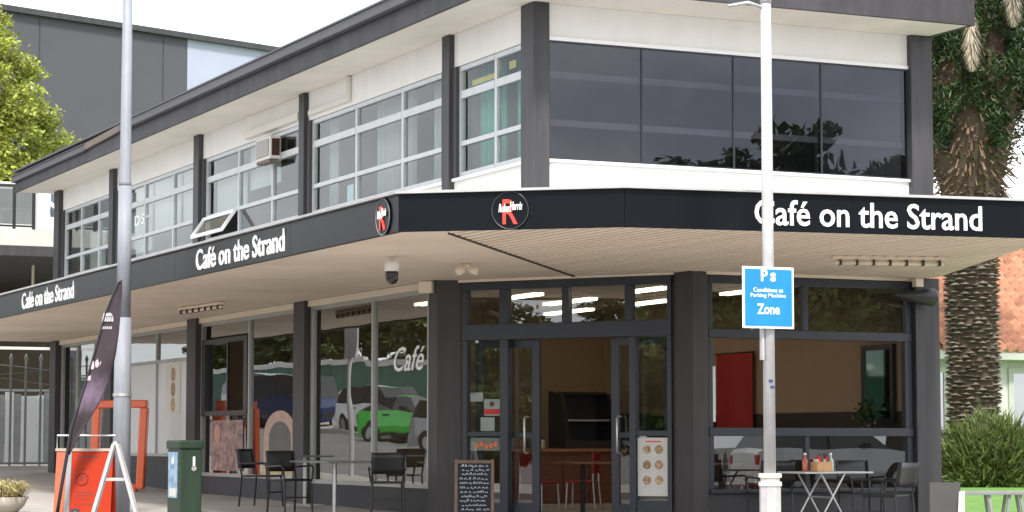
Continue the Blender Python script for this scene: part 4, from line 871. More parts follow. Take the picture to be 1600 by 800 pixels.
bb = MB(); bb.box(0.15, 0.155, 1.55, 2.25, 5.73, 5.80); bb.box(0.15, 0.155, 0.9, 1.1, 5.78, 5.88); o = bb.build('yellow_note', mat('yellow_paper', (0.62, 0.52, 0.10), 0.7)); tag(o, 'yellow paper strip taped inside the teal curtained window', 'note'); o['kind'] = 'thing'
bb = MB(); bb.box(0.12, 0.13, 6.5, 6.75, 4.54, 4.86); o = bb.build('paper_card', mat('pale_blue_card', (0.35, 0.55, 0.62), 0.6)); tag(o, 'pale blue card standing inside the second upper bay', 'card')
# half read white lettering stuck on the third upper bay and on the open bay
link('window_lettering', text_mesh('DSr', 0.95, 0.2, bold=0.02, depth=0.003), M_letter, cafe, (0.05, 18.0, 5.2), R(-90))

# papers, posters and menu at the entrance (drawn in entrance coordinates)
def eplace(o, y=0.0): o.location = e0; o.rotation_euler = (0, 0, ea); return o
M_paper = mat('white_paper', (0.74, 0.74, 0.72), 0.7, var=0.03)
for a, c, z0, z1, lb in [(0.09, 0.28, 1.58, 1.70, 'small white notice high on the left entrance sidelight'), (0.25, 0.46, 1.19, 1.37, 'white notice low on the left entrance sidelight')]:
    bb = MB(); bb.box(a, c, 0.014, 0.02, z0, z1); tag(eplace(bb.build('notice', M_paper)), lb, 'notice')
t = eplace(thing('poster', 'cream poster with a red band on the left entrance sidelight', 'poster'))
bb = MB(); bb.box(0.30, 0.56, 0.014, 0.02, 1.39, 1.61); bb.build('sheet', M_paper, t); bb = MB(); bb.box(0.30, 0.56, 0.010, 0.0135, 1.41, 1.48); bb.build('red_band', M_red, t); bb = MB(); bb.tube([(0.42, 0.0135, 1.545), (0.42, 0.010, 1.545)], 0.035, 14); bb.build('picture', M_wood, t)
M_food = [mat('food_a', (0.45, 0.22, 0.10), 0.7, var=0.6, vs=30, col2=(0.75, 0.6, 0.4)), mat('food_b', (0.22, 0.13, 0.07), 0.7, var=0.6, vs=30, col2=(0.6, 0.45, 0.25)), mat('food_c', (0.45, 0.12, 0.07), 0.7, var=0.6, vs=30, col2=(0.7, 0.5, 0.35))]
M_menu = mat('menu_card', (0.62, 0.62, 0.58), 0.6, var=0.05, vs=6)
t = eplace(thing('menu_poster', 'white menu poster with six dish pictures low in the right entrance sidelight', 'poster'))
bb = MB(); bb.box(2.56, 2.99, -0.006, 0.004, 0.36, 1.10); bb.build('sheet', M_menu, t); bb = MB(); bb.box(2.67, 2.89, -0.009, -0.0065, 1.045, 1.06); bb.build('heading', M_red, t)
for i in range(3):
    for j in range(2):
        x_, z_ = 2.69 + 0.17 * j, 0.95 - 0.195 * i; bb = MB(); bb.tube([(x_, -0.0065, z_), (x_, -0.010, z_)], 0.058, 16); bb.build('dish_picture', M_food[(i + j) % 3], t)
        bb = MB(); bb.box(x_ - 0.06, x_ + 0.05, -0.009, -0.0065, z_ - 0.095, z_ - 0.08); bb.build('caption', M_alu, t)
t = eplace(thing('flower_picture', 'strip picture of orange flowers low in the left entrance sidelight', 'picture')); bb = MB(); bb.box(0.09, 0.55, 0.014, 0.02, 0.93, 1.10); bb.build('sheet', mat('flower_ground', (0.45, 0.42, 0.38), 0.6), t)
for k in range(5):
    bb = MB(); x_ = 0.2 + 0.07 * k; z_ = 1.0 + 0.02 * math.sin(k * 2); bb.tube([(x_, 0.0135, z_), (x_, 0.009, z_)], 0.035, 10); bb.build('flower', mat('flower_orange', (0.55, 0.16, 0.06), 0.6, var=0.3), t)
# posters on the left shop windows
t = thing('food_poster', 'slim poster of three dishes on the white window panels', 'poster', (0.01, 15.62, 1.55), R(-90)); bb = MB(); bb.box(0, 0.88, -0.004, 0.0, 0, 0.9); bb.build('sheet', mat('cream_card', (0.66, 0.64, 0.58), 0.6, var=0.03), t)
for k in range(3):
    bb = MB(); bb.tube([(0.44, -0.0045, 0.17 + 0.27 * k), (0.44, -0.010, 0.17 + 0.27 * k)], 0.13, 16); o = bb.build('dish_picture', M_food[k], t)
t = thing('pink_window_decal', 'pink patterned window picture below the service hatch', 'poster', (0.012, 12.9, 0.56), R(-90)); bb = MB(); bb.box(0, 1.7, -0.004, 0.0, 0, 0.85); bb.build('sheet', mat('pink_pattern', (0.10, 0.06, 0.06), 0.6, vs=6, var=0.6, col2=(0.55, 0.34, 0.30)), t)
bb = MB(); bb.tube([(0.35, -0.0045, 0.62), (0.35, -0.012, 0.62)], 0.16, 20); bb.build('pale_oval', mat('pink_pale', (0.50, 0.27, 0.20), 0.6), t)
t = thing('arch_decal', 'pale pink arch picture on the glass beside the first left pier', 'poster', (0.012, 10.15, 0.5), R(-90)); M_rat = mat('pale_pink_print', (0.46, 0.30, 0.235), 0.6, var=0.3, vs=9)
bb = MB(); aa = np.linspace(0, math.pi, 25); op = [(0.78 + 0.78 * math.cos(x), 0.62 + 0.42 * math.sin(x)) for x in aa] + [(0, 0.12)] ; op = [(1.56, 0.12)] + op; ip = [(0.78 + 0.52 * math.cos(x), 0.60 + 0.27 * math.sin(x)) for x in aa]; ip = [(1.30, 0.12)] + ip + [(0.26, 0.12)]
n = len(op); bb.add([(x, -0.003, z) for x, z in op] + [(x, -0.003, z) for x, z in ip] + [(x, 0, z) for x, z in op] + [(x, 0, z) for x, z in ip], [(i, n + i, n + i + 1, i + 1) for i in range(n - 1)] + [(2 * n + i, 2 * n + i + 1, 3 * n + i + 1, 3 * n + i) for i in range(n - 1)]); bb.build('arch', M_rat, t)
bb = MB(); bb.add([(x, -0.002, z) for x, z in ip], [tuple(range(len(ip)))]); bb.build('centre', mat('grey_print', (0.11, 0.105, 0.095), 0.6, var=0.3, vs=7), t)
bb = MB(); bb.box(-0.05, 1.6, -0.003, 0.0, 0.0, 0.11); bb.build('foot_band', mat('yellow_print', (0.55, 0.42, 0.20), 0.6, var=0.4, vs=6), t)

# ================================================================ street furniture
def make_chair(label):
    t = thing('cafe_chair', label, 'chair', group='black outdoor cafe chairs')
    bb = MB(); bb.box(-0.22, 0.22, -0.21, 0.22, 0.43, 0.46); bb.build('seat', M_blk, t, bevel=0.012)
    bb = MB(); bb.grid(lambda a, c: ((a - .5) * 0.44, 0.235 + 0.05 * c - 0.03 * math.sin(a * math.pi) + 0.03, 0.56 + c * 0.28), 8, 4); o = bb.build('backrest', M_blk, t, smooth=True); o.modifiers.new('thickness', 'SOLIDIFY').thickness = 0.02
    for sx in (-1, 1):
        bb = MB(); bb.tube([(sx * 0.20, -0.19, 0.43), (sx * 0.215, -0.22, 0.0)], 0.014, 8); bb.build('leg', M_blk, t)
        bb = MB(); bb.tube([(sx * 0.21, 0.30, 0.84), (sx * 0.205, 0.23, 0.45), (sx * 0.215, 0.27, 0.0)], 0.015, 8); bb.build('leg', M_blk, t)
        bb = MB(); bb.tube([(sx * 0.235, 0.26, 0.62), (sx * 0.24, -0.15, 0.64), (sx * 0.235, -0.2, 0.60), (sx * 0.21, -0.2, 0.43)], 0.013, 8); bb.build('armrest', M_blk, t)
    bb = MB(); bb.box(-0.2, 0.2, -0.2, -0.18, 0.2, 0.22); bb.build('stretcher', M_blk, t)
    return t
c0 = make_chair('black cafe chair under the window beside the green bin'); c0.location = (-1.1, 6.95, g(6.95)); c0.rotation_euler = (0, 0, R(40))
copy_thing(c0, 'black cafe chair drawn up between the table and the left entrance pier', (-0.62, 3.28, g(3.3)), R(160), 'black outdoor cafe chairs')
copy_thing(c0, 'black cafe chair half hidden at the far side of the left table', (-1.5, 4.6, g(4.6)), R(10), 'black outdoor cafe chairs')
copy_thing(c0, 'front black cafe chair at the right table below the front window', (3.62, -2.12, g(-2) - 0.03), R(205), 'black outdoor cafe chairs')
copy_thing(c0, 'rear black cafe chair at the right table against the front window', (4.12, -0.85, g(-1) - 0.02), R(-10), 'black outdoor cafe chairs')
copy_thing(c0, 'black cafe chair by the right entrance pier, left of the white pole', (2.95, -0.55, g(-1) - 0.02), R(170), 'black outdoor cafe chairs')
M_ttop = mat('grey_table_top', (0.13, 0.14, 0.145), 0.4, var=0.15, vs=4)
def make_table(label, L, W, topm):
    t = thing('cafe_table', label, 'table', group='outdoor cafe tables')
    bb = MB(); bb.box(-L / 2, L / 2, -W / 2, W / 2, 0.70, 0.725); bb.build('table_top', topm, t, bevel=0.006)
    bb = MB(); bb.tube([(0, 0, 0.02), (0, 0, 0.70)], 0.03, 12); bb.build('pedestal', M_steel, t)
    bb = MB(); bb.box(-0.28, 0.28, -0.03, 0.03, 0, 0.03); bb.box(-0.03, 0.03, -0.28, -0.031, 0, 0.03); bb.box(-0.03, 0.03, 0.031, 0.28, 0, 0.03); bb.build('base', M_steel, t)
    return t
a_ = make_table('grey topped pedestal table outside the shop window with script lettering', 0.75, 1.5, M_ttop); a_.location = (-1.15, 3.85, g(3.85) - 0.01)
a_ = make_table('small grey topped pedestal table beside the first left pier', 0.6, 0.75, M_ttop); a_.location = (-0.75, 6.1, g(6.1) + 0.03)
t = thing('folding_table', 'white topped cafe table with crossed steel legs under the front window', 'table', (3.35, -1.25, g(-1.3) - 0.03), 0)
bb = MB(); bb.box(-0.52, 0.46, -0.32, 0.32, 0.70, 0.722); bb.build('table_top', mat('pale_table_top', (0.60, 0.61, 0.60), 0.35), t, bevel=0.006)
for y_ in (-0.26, 0.26):
    bb = MB(); bb.tube([(-0.36, y_, 0), (0.08, y_, 0.70)], 0.013, 8); bb.build('leg', M_steel, t); bb = MB(); bb.tube([(0.16, y_, 0), (-0.26, y_, 0.70)], 0.013, 8); bb.build('leg', M_steel, t)
bb = MB(); bb.tube([(-0.10, -0.255, 0.41), (-0.10, 0.255, 0.41)], 0.011, 8); bb.build('cross_bar', M_steel, t)
tz = g(-1.3) - 0.03 + 0.723
t = thing('condiment_box', 'orange condiment box on the white topped table', 'box', (3.22, -1.32, tz)); bb = MB(); bb.box(-0.11, 0.11, -0.08, 0.08, 0, 0.12); bb.build('box', mat('orange_card', (0.62, 0.36, 0.16), 0.6, var=0.15, vs=12), t, bevel=0.004)
for k in range(6):
    bb = MB(); bb.box(-0.09 + k * 0.032, -0.07 + k * 0.032, -0.05, 0.04, 0.121, 0.15 + 0.03 * (k % 3)); bb.build('sachet', [M_paper, M_red, M_ttop][k % 3], t)
for x_, cm, lb in [(3.03, (0.5, 0.12, 0.06), 'red sauce bottle left of the condiment box'), (3.40, (0.55, 0.58, 0.58), 'clear water bottle right of the condiment box')]:
    t = thing('bottle', lb, 'bottle', (x_, -1.25, tz)); bb = MB(); bb.lathe([(0.034, 0), (0.036, 0.02), (0.036, 0.13), (0.015, 0.17), (0.014, 0.20)], 14); bb.build('body', mat('bottle_%d' % int(x_ * 100), cm, 0.2, var=0.1), t, smooth=True); bb = MB(); bb.lathe([(0.017, 0.201), (0.017, 0.225)], 10); bb.build('cap', M_trim, t)

# green litter bin
M_bin = mat('dark_green_bin', (0.014, 0.040, 0.020), 0.55, var=0.25, vs=3, streak=0.3, ss=(12, 12, 1.5))
t = thing('litter_bin', 'dark green litter bin with a blue poster on its street side', 'bin', (-2.85, 5.1, g(5.1)))
bb = MB(); bb.box(-0.15, 0.15, -0.30, 0.30, 0.0, 0.86); bb.build('body', M_bin, t, bevel=0.012)
bb = MB(); bb.box(-0.17, 0.17, -0.32, 0.32, 0.862, 0.98); bb.build('lid', M_bin, t, bevel=0.02)
bb = MB(); bb.box(-0.158, -0.152, -0.17, 0.24, 0.20, 0.82); p_ = bb.build('poster', mat('blue_poster', (0.06, 0.30, 0.62), 0.5, var=0.5, vs=6, col2=(0.45, 0.6, 0.7)), t)
bb = MB(); bb.box(-0.161, -0.1585, -0.13, 0.18, 0.22, 0.33); bb.build('poster_foot', M_menu, p_); bb = MB(); bb.tube([(-0.158, 0.03, 0.70), (-0.163, 0.03, 0.70)], 0.05, 14); bb.build('poster_symbol', M_letter, p_)
bb = MB(); bb.box(0.02, 0.05, -0.312, -0.302, 0.62, 0.76); bb.build('symbol', M_letter, t); bb = MB(); bb.tube([(0.035, -0.303, 0.60), (0.035, -0.312, 0.60)], 0.035, 12); bb.build('lock', M_steel, t)

# orange A board with print, drawn facing the camera
M_or = mat('orange_red_board', (0.36, 0.030, 0.010), 0.7, spec=0.15, var=0.08, vs=2); M_orl = mat('orange_light', (0.38, 0.085, 0.03), 0.5, var=0.05)
t = thing('orange_board', 'orange red street board with dark print in front of the feather flag', 'sign board', (-4.68, 3.3, g(3.3)), -AZ)
def lean(x0, x1, z0, z1, y0, k, th): return [(x0, y0 + z0 * k, z0), (x1, y0 + z0 * k, z0), (x1, y0 + z0 * k + th, z0), (x0, y0 + z0 * k + th, z0), (x0, y0 + z1 * k, z1), (x1, y0 + z1 * k, z1), (x1, y0 + z1 * k + th, z1), (x0, y0 + z1 * k + th, z1)]
BF = [(0, 3, 2, 1), (4, 5, 6, 7), (0, 1, 5, 4), (1, 2, 6, 5), (2, 3, 7, 6), (3, 0, 4, 7)]
bb = MB(); bb.add(lean(-0.17, 0.345, 0.02, 0.86, -0.22, 0.2, 0.02), BF); bb.build('front_panel', M_or, t)
bb = MB(); bb.add(lean(-0.365, -0.235, 0.02, 0.86, -0.22, 0.2, 0.02), BF); bb.build('side_panel', M_orl, t)
bb = MB(); bb.add(lean(-0.365, 0.345, 0.02, 0.86, 0.22, -0.2, 0.02), BF); bb.build('rear_panel', M_or, t)
bb = MB(); bb.add(lean(-0.233, -0.172, 0.0, 0.87, -0.225, 0.2, 0.03), BF); bb.build('dark_stile', M_iron, t)
bb = MB(); bb.box(-0.38, 0.36, -0.06, 0.08, 0.865, 0.90); bb.build('top_rail', mat('board_rail', (0.40, 0.33, 0.27), 0.6), t)
bb = MB(); bb.tube([(-0.37, 0, 0.90), (-0.37, 0, 1.06), (0.36, 0, 1.06), (0.36, 0, 0.90)], 0.01, 8); bb.build('wire_handle', M_steel, t)
def on_board(mb, z): return mb
M_prt = mat('dark_print', (0.12, 0.02, 0.015), 0.6)
def bprint(x0, x1, z, h): 
    bb = MB(); bb.add(lean(x0, x1, z, z + h, -0.2225, 0.2, 0.002), BF); bb.build('print_line', M_prt, t)
for x0, x1, z, h in [(-0.10, 0.16, 0.785, 0.022), (-0.10, 0.12, 0.74, 0.008), (-0.10, 0.02, 0.64, 0.010), (-0.10, 0.10, 0.35, 0.010), (-0.10, 0.16, 0.31, 0.008), (-0.10, 0.08, 0.27, 0.008), (-0.10, 0.14, 0.20, 0.008)]: bprint(x0, x1, z, h)
bb = MB(); bb.tube([(-0.03 + 0.075 * math.cos(a), -0.224 + (0.52 + 0.075 * math.sin(a)) * 0.2, 0.52 + 0.075 * math.sin(a)) for a in np.linspace(0, 2 * math.pi, 25)], 0.007, 6, False); bb.build('print_ring', M_prt, t)
for z in (0.50, 0.52, 0.54): bprint(-0.06, 0.0, z, 0.009)
bb = MB(); bb.add(lean(-0.15, -0.04, 0.02, 0.15, -0.2235, 0.2, 0.003), BF); bb.build('print_square', M_blk, t); bb = MB(); bb.add(lean(-0.11, -0.08, 0.05, 0.11, -0.2265, 0.2, 0.003), BF); bb.build('print_mark', M_letter, t)

# white A frame seen from its end
t = thing('white_a_frame', 'open white timber A frame standing beside the orange board', 'A-frame', (-4.62, 2.17, g(2.2)), -AZ)
for y_ in (-0.02, 0.10):
    for sx in (-1, 1):
        bb = MB(); bb.bar((sx * 0.02, y_, 0.98), (sx * 0.30, y_, 0.0), 0.04, 0.05, (0, 1, 0)); bb.build('leg', M_wp, t)
    bb = MB(); bb.bar((-0.14, y_ + 0.03, 0.55), (0.14, y_ + 0.03, 0.55), 0.03, 0.035); bb.build('cross_bar', M_wp, t)
bb = MB(); bb.bar((0, -0.03, 0.99), (0, 0.13, 0.99), 0.05, 0.04); bb.build('ridge', M_wp, t)

# feather flag
t = thing('feather_flag', 'dark purple feather banner on a curved pole leaning left of the lamp post', 'flag', (-5.12, 2.95, g(2.9)), -AZ)
k_ = 28.5 / 3607
def fp(px, py): return ((px - 90) * k_, 0.0, (825 - py) * k_)
LE = [(450, 180), (470, 171), (500, 160), (530, 152), (560, 144), (600, 133), (640, 121), (680, 109), (720, 104)]
RE = [(450, 185), (470, 185.5), (500, 184), (530, 182), (560, 178), (600, 169), (640, 152), (680, 127), (720, 107)]
bb = MB(); N = 40
def ff(a, c):
    y = 450 + a * 270; xl = float(np.interp(y, [p[0] for p in LE], [p[1] for p in LE])); xr = float(np.interp(y, [p[0] for p in RE], [p[1] for p in RE])); x = xl + (xr - xl) * c; q = fp(x, y)
    return (q[0], 0.03 * math.sin(c * 3 + a * 7) * c, q[2])
bb.grid(ff, N, 8); M_flag = mat('dark_purple_cloth', (0.028, 0.018, 0.024), 0.65, var=0.3, vs=4)
# the cloth is printed with a cloudy lilac band towards its foot
fn = M_flag.node_tree.nodes; fl = M_flag.node_tree.links; tcn = fn.new('ShaderNodeTexCoord'); sx_ = fn.new('ShaderNodeSeparateXYZ'); fl.new(tcn.outputs['Object'], sx_.inputs[0])
nzz = fn.new('ShaderNodeTexNoise'); nzz.inputs['Scale'].default_value = 9; nzz.inputs['Detail'].default_value = 4; ad = fn.new('ShaderNodeMath'); ad.operation = 'MULTIPLY_ADD'; ad.inputs[1].default_value = 0.35; fl.new(nzz.outputs['Fac'], ad.inputs[0]); fl.new(sx_.outputs['Z'], ad.inputs[2])
rmp = fn.new('ShaderNodeValToRGB'); rmp.color_ramp.elements[0].position = 0.36; rmp.color_ramp.elements[1].position = 0.60; rmp.color_ramp.elements[0].color = (0, 0, 0, 1); rmp.color_ramp.elements[1].color = (0, 0, 0, 1); el_ = rmp.color_ramp.elements.new(0.47); el_.color = (1, 1, 1, 1)
mrr = fn.new('ShaderNodeMapRange'); mrr.inputs['From Min'].default_value = 0.6; mrr.inputs['From Max'].default_value = 3.0; fl.new(ad.outputs[0], mrr.inputs['Value']); fl.new(mrr.outputs['Result'], rmp.inputs['Fac'])
mxx = fn.new('ShaderNodeMix'); mxx.data_type = 'RGBA'; mxx.inputs['B'].default_value = (0.15, 0.105, 0.16, 1); lk = fn['Principled BSDF'].inputs['Base Color'].links[0]; fl.new(lk.from_socket, mxx.inputs['A']); fl.new(rmp.outputs['Color'], mxx.inputs['Factor']); fl.new(mxx.outputs['Result'], fn['Principled BSDF'].inputs['Base Color'])
o = bb.build('banner', M_flag, t, smooth=True); o.modifiers.new('thickness', 'SOLIDIFY').thickness = 0.004
PL = [fp(88, 825), fp(96, 770), fp(104, 720), fp(110, 680), fp(122, 640), fp(134, 600), fp(145, 560), fp(153, 530), fp(161, 500), fp(172, 470), fp(181, 450), fp(186, 447)]
bb = MB(); bb.tube([(x - 0.008, y, z) for x, y, z in PL], [0.022] * 4 + [0.016] * 5 + [0.012] * 3, 8); bb.build('pole', M_blk, t, smooth=True)
M_lil = mat('lilac_print', (0.24, 0.15, 0.27), 0.6, var=0.3, vs=9); M_pk = mat('pink_white_print', (0.60, 0.42, 0.46), 0.6, var=0.15, vs=14)
def fpatch(pts, m, nm):
    bb = MB(); v = [fp(*p) for p in pts]; n = len(v); bb.add([(x, -0.012 + 0.0, z) for x, y, z in v] + [(x, -0.008, z) for x, y, z in v], [tuple(range(n)), tuple(range(2 * n - 1, n - 1, -1))] + [(i, n + i, n + (i + 1) % n, (i + 1) % n) for i in range(n)]); bb.build(nm, m, t)
mat('pale_print', (0.42, 0.40, 0.42), 0.6)
for k in range(5): fpatch([(155.5 + 3.6 * k, 504.5), (158 + 3.6 * k, 504), (158.3 + 3.6 * k, 512 - (k % 2)), (155 + 3.6 * k, 512)], MATS['pale_print'], 'print_mark')
for k in range(6): fpatch([(154 + 2.9 * k, 519.5), (156 + 2.9 * k, 519.3), (156 + 2.9 * k, 524), (154 + 2.9 * k, 523.5)], MATS['pale_print'], 'print_mark')
fpatch([(157, 499), (168, 498), (172, 503), (156, 504)], MATS['pale_print'], 'print_arch')
[fpatch([(x, y), (x + 4, y - 5), (x + 6, y + 2), (x + 5, y + 8), (x + 1, y + 9)], M_pk, 'print_flower') for x, y in ((138, 578), (145, 575), (152, 577), (157, 573))]; fpatch([(134, 598), (139, 596), (138, 604), (133, 604)], M_pk, 'print_spot')
bb = MB(); bb.box(-0.2, 0.2, -0.2, 0.2, 0.0, 0.04); bb.build('base_plate', M_blk, t)

# big orange frame against the wall
t = thing('photo_stand', 'large upright bright orange frame standing on the path behind the lamp post', 'frame', (-1.05, 14.85, g(14.85)), -AZ)
fw_, fh_ = 0.93, 1.60; OM = mat('orange_gloss', (0.85, 0.12, 0.015), 0.3, var=0.06, coat=0.4)
for p, q, nm in [((-fw_ / 2 + 0.05, 0, fh_ - 0.06), (fw_ / 2 + 0.01, 0, fh_ - 0.05), 'top_rail'), ((-fw_ / 2 + 0.05, 0, fh_ - 0.12), (-fw_ / 2 + 0.0, 0, 0.0), 'side_rail'), ((fw_ / 2 - 0.04, 0, fh_ - 0.12), (fw_ / 2 - 0.10, 0, 0.04), 'side_rail'), ((-fw_ / 2 + 0.07, 0, 0.06), (fw_ / 2 - 0.16, 0, 0.06), 'bottom_rail')]:
    bb = MB(); bb.bar(p, q, 0.24, 0.14, (0, 0, 1) if 'rail' in nm and 'side' not in nm else (1, 0, 0)); bb.build(nm, OM, t, bevel=0.02)
bb = MB(); bb.box(-0.07, 0.07, 0.02, 0.1, 0.2, 1.45); bb.build('centre_slat', mat('mauve_slat', (0.17, 0.12, 0.13), 0.6), t)

# chalk board at the door
t = thing('chalk_board', 'timber framed chalkboard covered in white writing at the entrance', 'chalkboard', (-0.35, 1.05, g(1.0)), -AZ); M_chk = mat('chalkboard', (0.012, 0.018, 0.028), 0.8, var=0.3, vs=6); M_frm = mat('board_timber', (0.16, 0.10, 0.065), 0.6, var=0.25, vs=8)
bb = MB(); bb.add(lean(-0.205, 0.205, 0.10, 0.76, -0.28, 0.2, 0.015), BF); bb.build('board', M_chk, t)
for x0, x1, z0, z1 in [(-0.245, -0.206, 0.0, 0.81), (0.206, 0.245, 0.0, 0.81), (-0.205, 0.205, 0.762, 0.80), (-0.205, 0.205, 0.06, 0.098)]:
    bb = MB(); bb.add(lean(x0, x1, z0, z1, -0.288, 0.2, 0.03), BF); bb.build('frame_rail', M_frm, t)
for x0 in (-0.24, 0.21):
    bb = MB(); bb.add(lean(x0, x0 + 0.03, 0.0, 0.8, 0.10, -0.24, 0.03), BF); bb.build('back_leg', M_frm, t)
bb = MB(); rr = random.Random(5); z = 0.72
while z > 0.16:
    x = -0.18 + rr.uniform(0, 0.03)
    while x < 0.16:
        h = rr.uniform(0.016, 0.034); pts = [(x, z), (x + rr.uniform(.004, .02), z + h * rr.uniform(.3, 1)), (x + rr.uniform(.015, .035), z + rr.uniform(-.01, h)), (x + rr.uniform(.02, .04), z)]
        bb.tube([(a, -0.284 + c * 0.2, c) for a, c in pts], 0.0042, 4); x += rr.uniform(0.03, 0.06)
    z -= rr.uniform(0.05, 0.06)
bb.build('chalk_writing', mat('chalk', (0.62, 0.66, 0.70), 0.9), t, kind='stuff')

# planter with dry grass at the far left kerb
t = thing('grass_planter', 'low concrete planter of dry yellow grass at the bottom left kerb', 'planter', (-5.2, 5.7, g(5.7)))
bb = MB(); bb.lathe([(0.20, 0.0), (0.30, 0.10), (0.36, 0.22), (0.33, 0.22), (0.30, 0.17)], 24); bb.build('bowl', M_kerb, t, smooth=True)
r_ = np.random.default_rng(4); n = 900; a = r_.uniform(0, 2 * np.pi, n); q = r_.uniform(0, 0.28, n); base = np.stack([np.cos(a) * q, np.sin(a) * q, np.full(n, 0.18)], 1); L = r_.uniform(0.22, 0.5, n)[:, None]
dr = np.stack([np.cos(a) * r_.uniform(.2, 1, n), np.sin(a) * r_.uniform(.2, 1, n), r_.uniform(.5, 1.2, n)], 1); dr /= np.linalg.norm(dr, axis=1)[:, None]; mid_ = base + dr * L * .6; tip = mid_ + (dr * np.array([1.2, 1.2, 0.1]) - np.array([0, 0, .25])) * L * .5
sd = np.stack([-np.sin(a), np.cos(a), np.zeros(n)], 1) * 0.007; v = np.stack([base - sd, base + sd, mid_ + sd, mid_ - sd, tip], 1).reshape(-1, 3); fcs = []
for i in range(n): fcs += [(5 * i, 5 * i + 1, 5 * i + 2, 5 * i + 3), (5 * i + 3, 5 * i + 2, 5 * i + 4)]
me = bpy.data.meshes.new('dry_grass'); me.from_pydata(v.tolist(), [], fcs); me.update(); link('dry_grass', me, mat('dry_grass', (0.42, 0.36, 0.17), 0.8, var=0.3, vs=5, trans=0.2, island=0.4), t)
bb = MB(); bb.box(-5.55, -4.85, 6.5, 14, 0.0, 0.16); o = bb.build('bark_bed', mat('bark_mulch', (0.13, 0.06, 0.045), 0.95, var=0.5, vs=12, bump=0.8, bs=30)); tag(o, 'red brown bark garden strip along the left kerb', 'garden bed')

# black board and bench at the lower right
t = thing('black_a_board', 'low black street board with white edges at the bottom right', 'sign board', (2.15, -5.35, g(-5.4)), -AZ - R(12))
bb = MB(); bb.add(lean(-0.16, 0.15, 0.03, 0.655, -0.20, 0.22, 0.02), BF); bb.build('front_panel', mat('black_board', (0.03, 0.028, 0.03), 0.6, var=0.2), t); bb = MB(); bb.add(lean(-0.16, 0.15, 0.03, 0.655, 0.17, -0.22, 0.02), BF); bb.build('rear_panel', MATS['black_board'], t)
for s_, y_ in ((1, -0.2), (-1, 0.2)):
    bb = MB(); bb.bar((0.17, y_, 0.0), (0.17, 0.0 - s_ * 0.03, 0.56), 0.025, 0.05, (1, 0, 0)); bb.build('side_rail', M_wp, t)
bb = MB(); bb.bar((0.13, -0.26, 0.0), (0.165, -0.16, 0.56), 0.05, 0.02, (0, 1, 0)); bb.build('prop', M_wp, t)
t = thing('bench', 'grey topped bench with splayed legs at the bottom right edge', 'bench', (3.95, -4.05, g(-4)), R(-25))
bb = MB(); bb.box(-0.56, 0.6, -0.16, 0.16, 0.475, 0.515); bb.build('seat', mat('bench_top', (0.20, 0.205, 0.21), 0.5, var=0.15), t, bevel=0.006)
for x_, d in ((-0.25, 0.06), (-0.02, -0.07), (0.1, 0.08), (0.45, -0.05)):
    bb = MB(); bb.bar((x_, -0.1, 0.475), (x_ + d, -0.15, 0.0), 0.035, 0.03); bb.build('leg', M_iron, t); bb = MB(); bb.bar((x_, 0.1, 0.475), (x_ + d, 0.15, 0.0), 0.035, 0.03); bb.build('leg', M_iron, t)

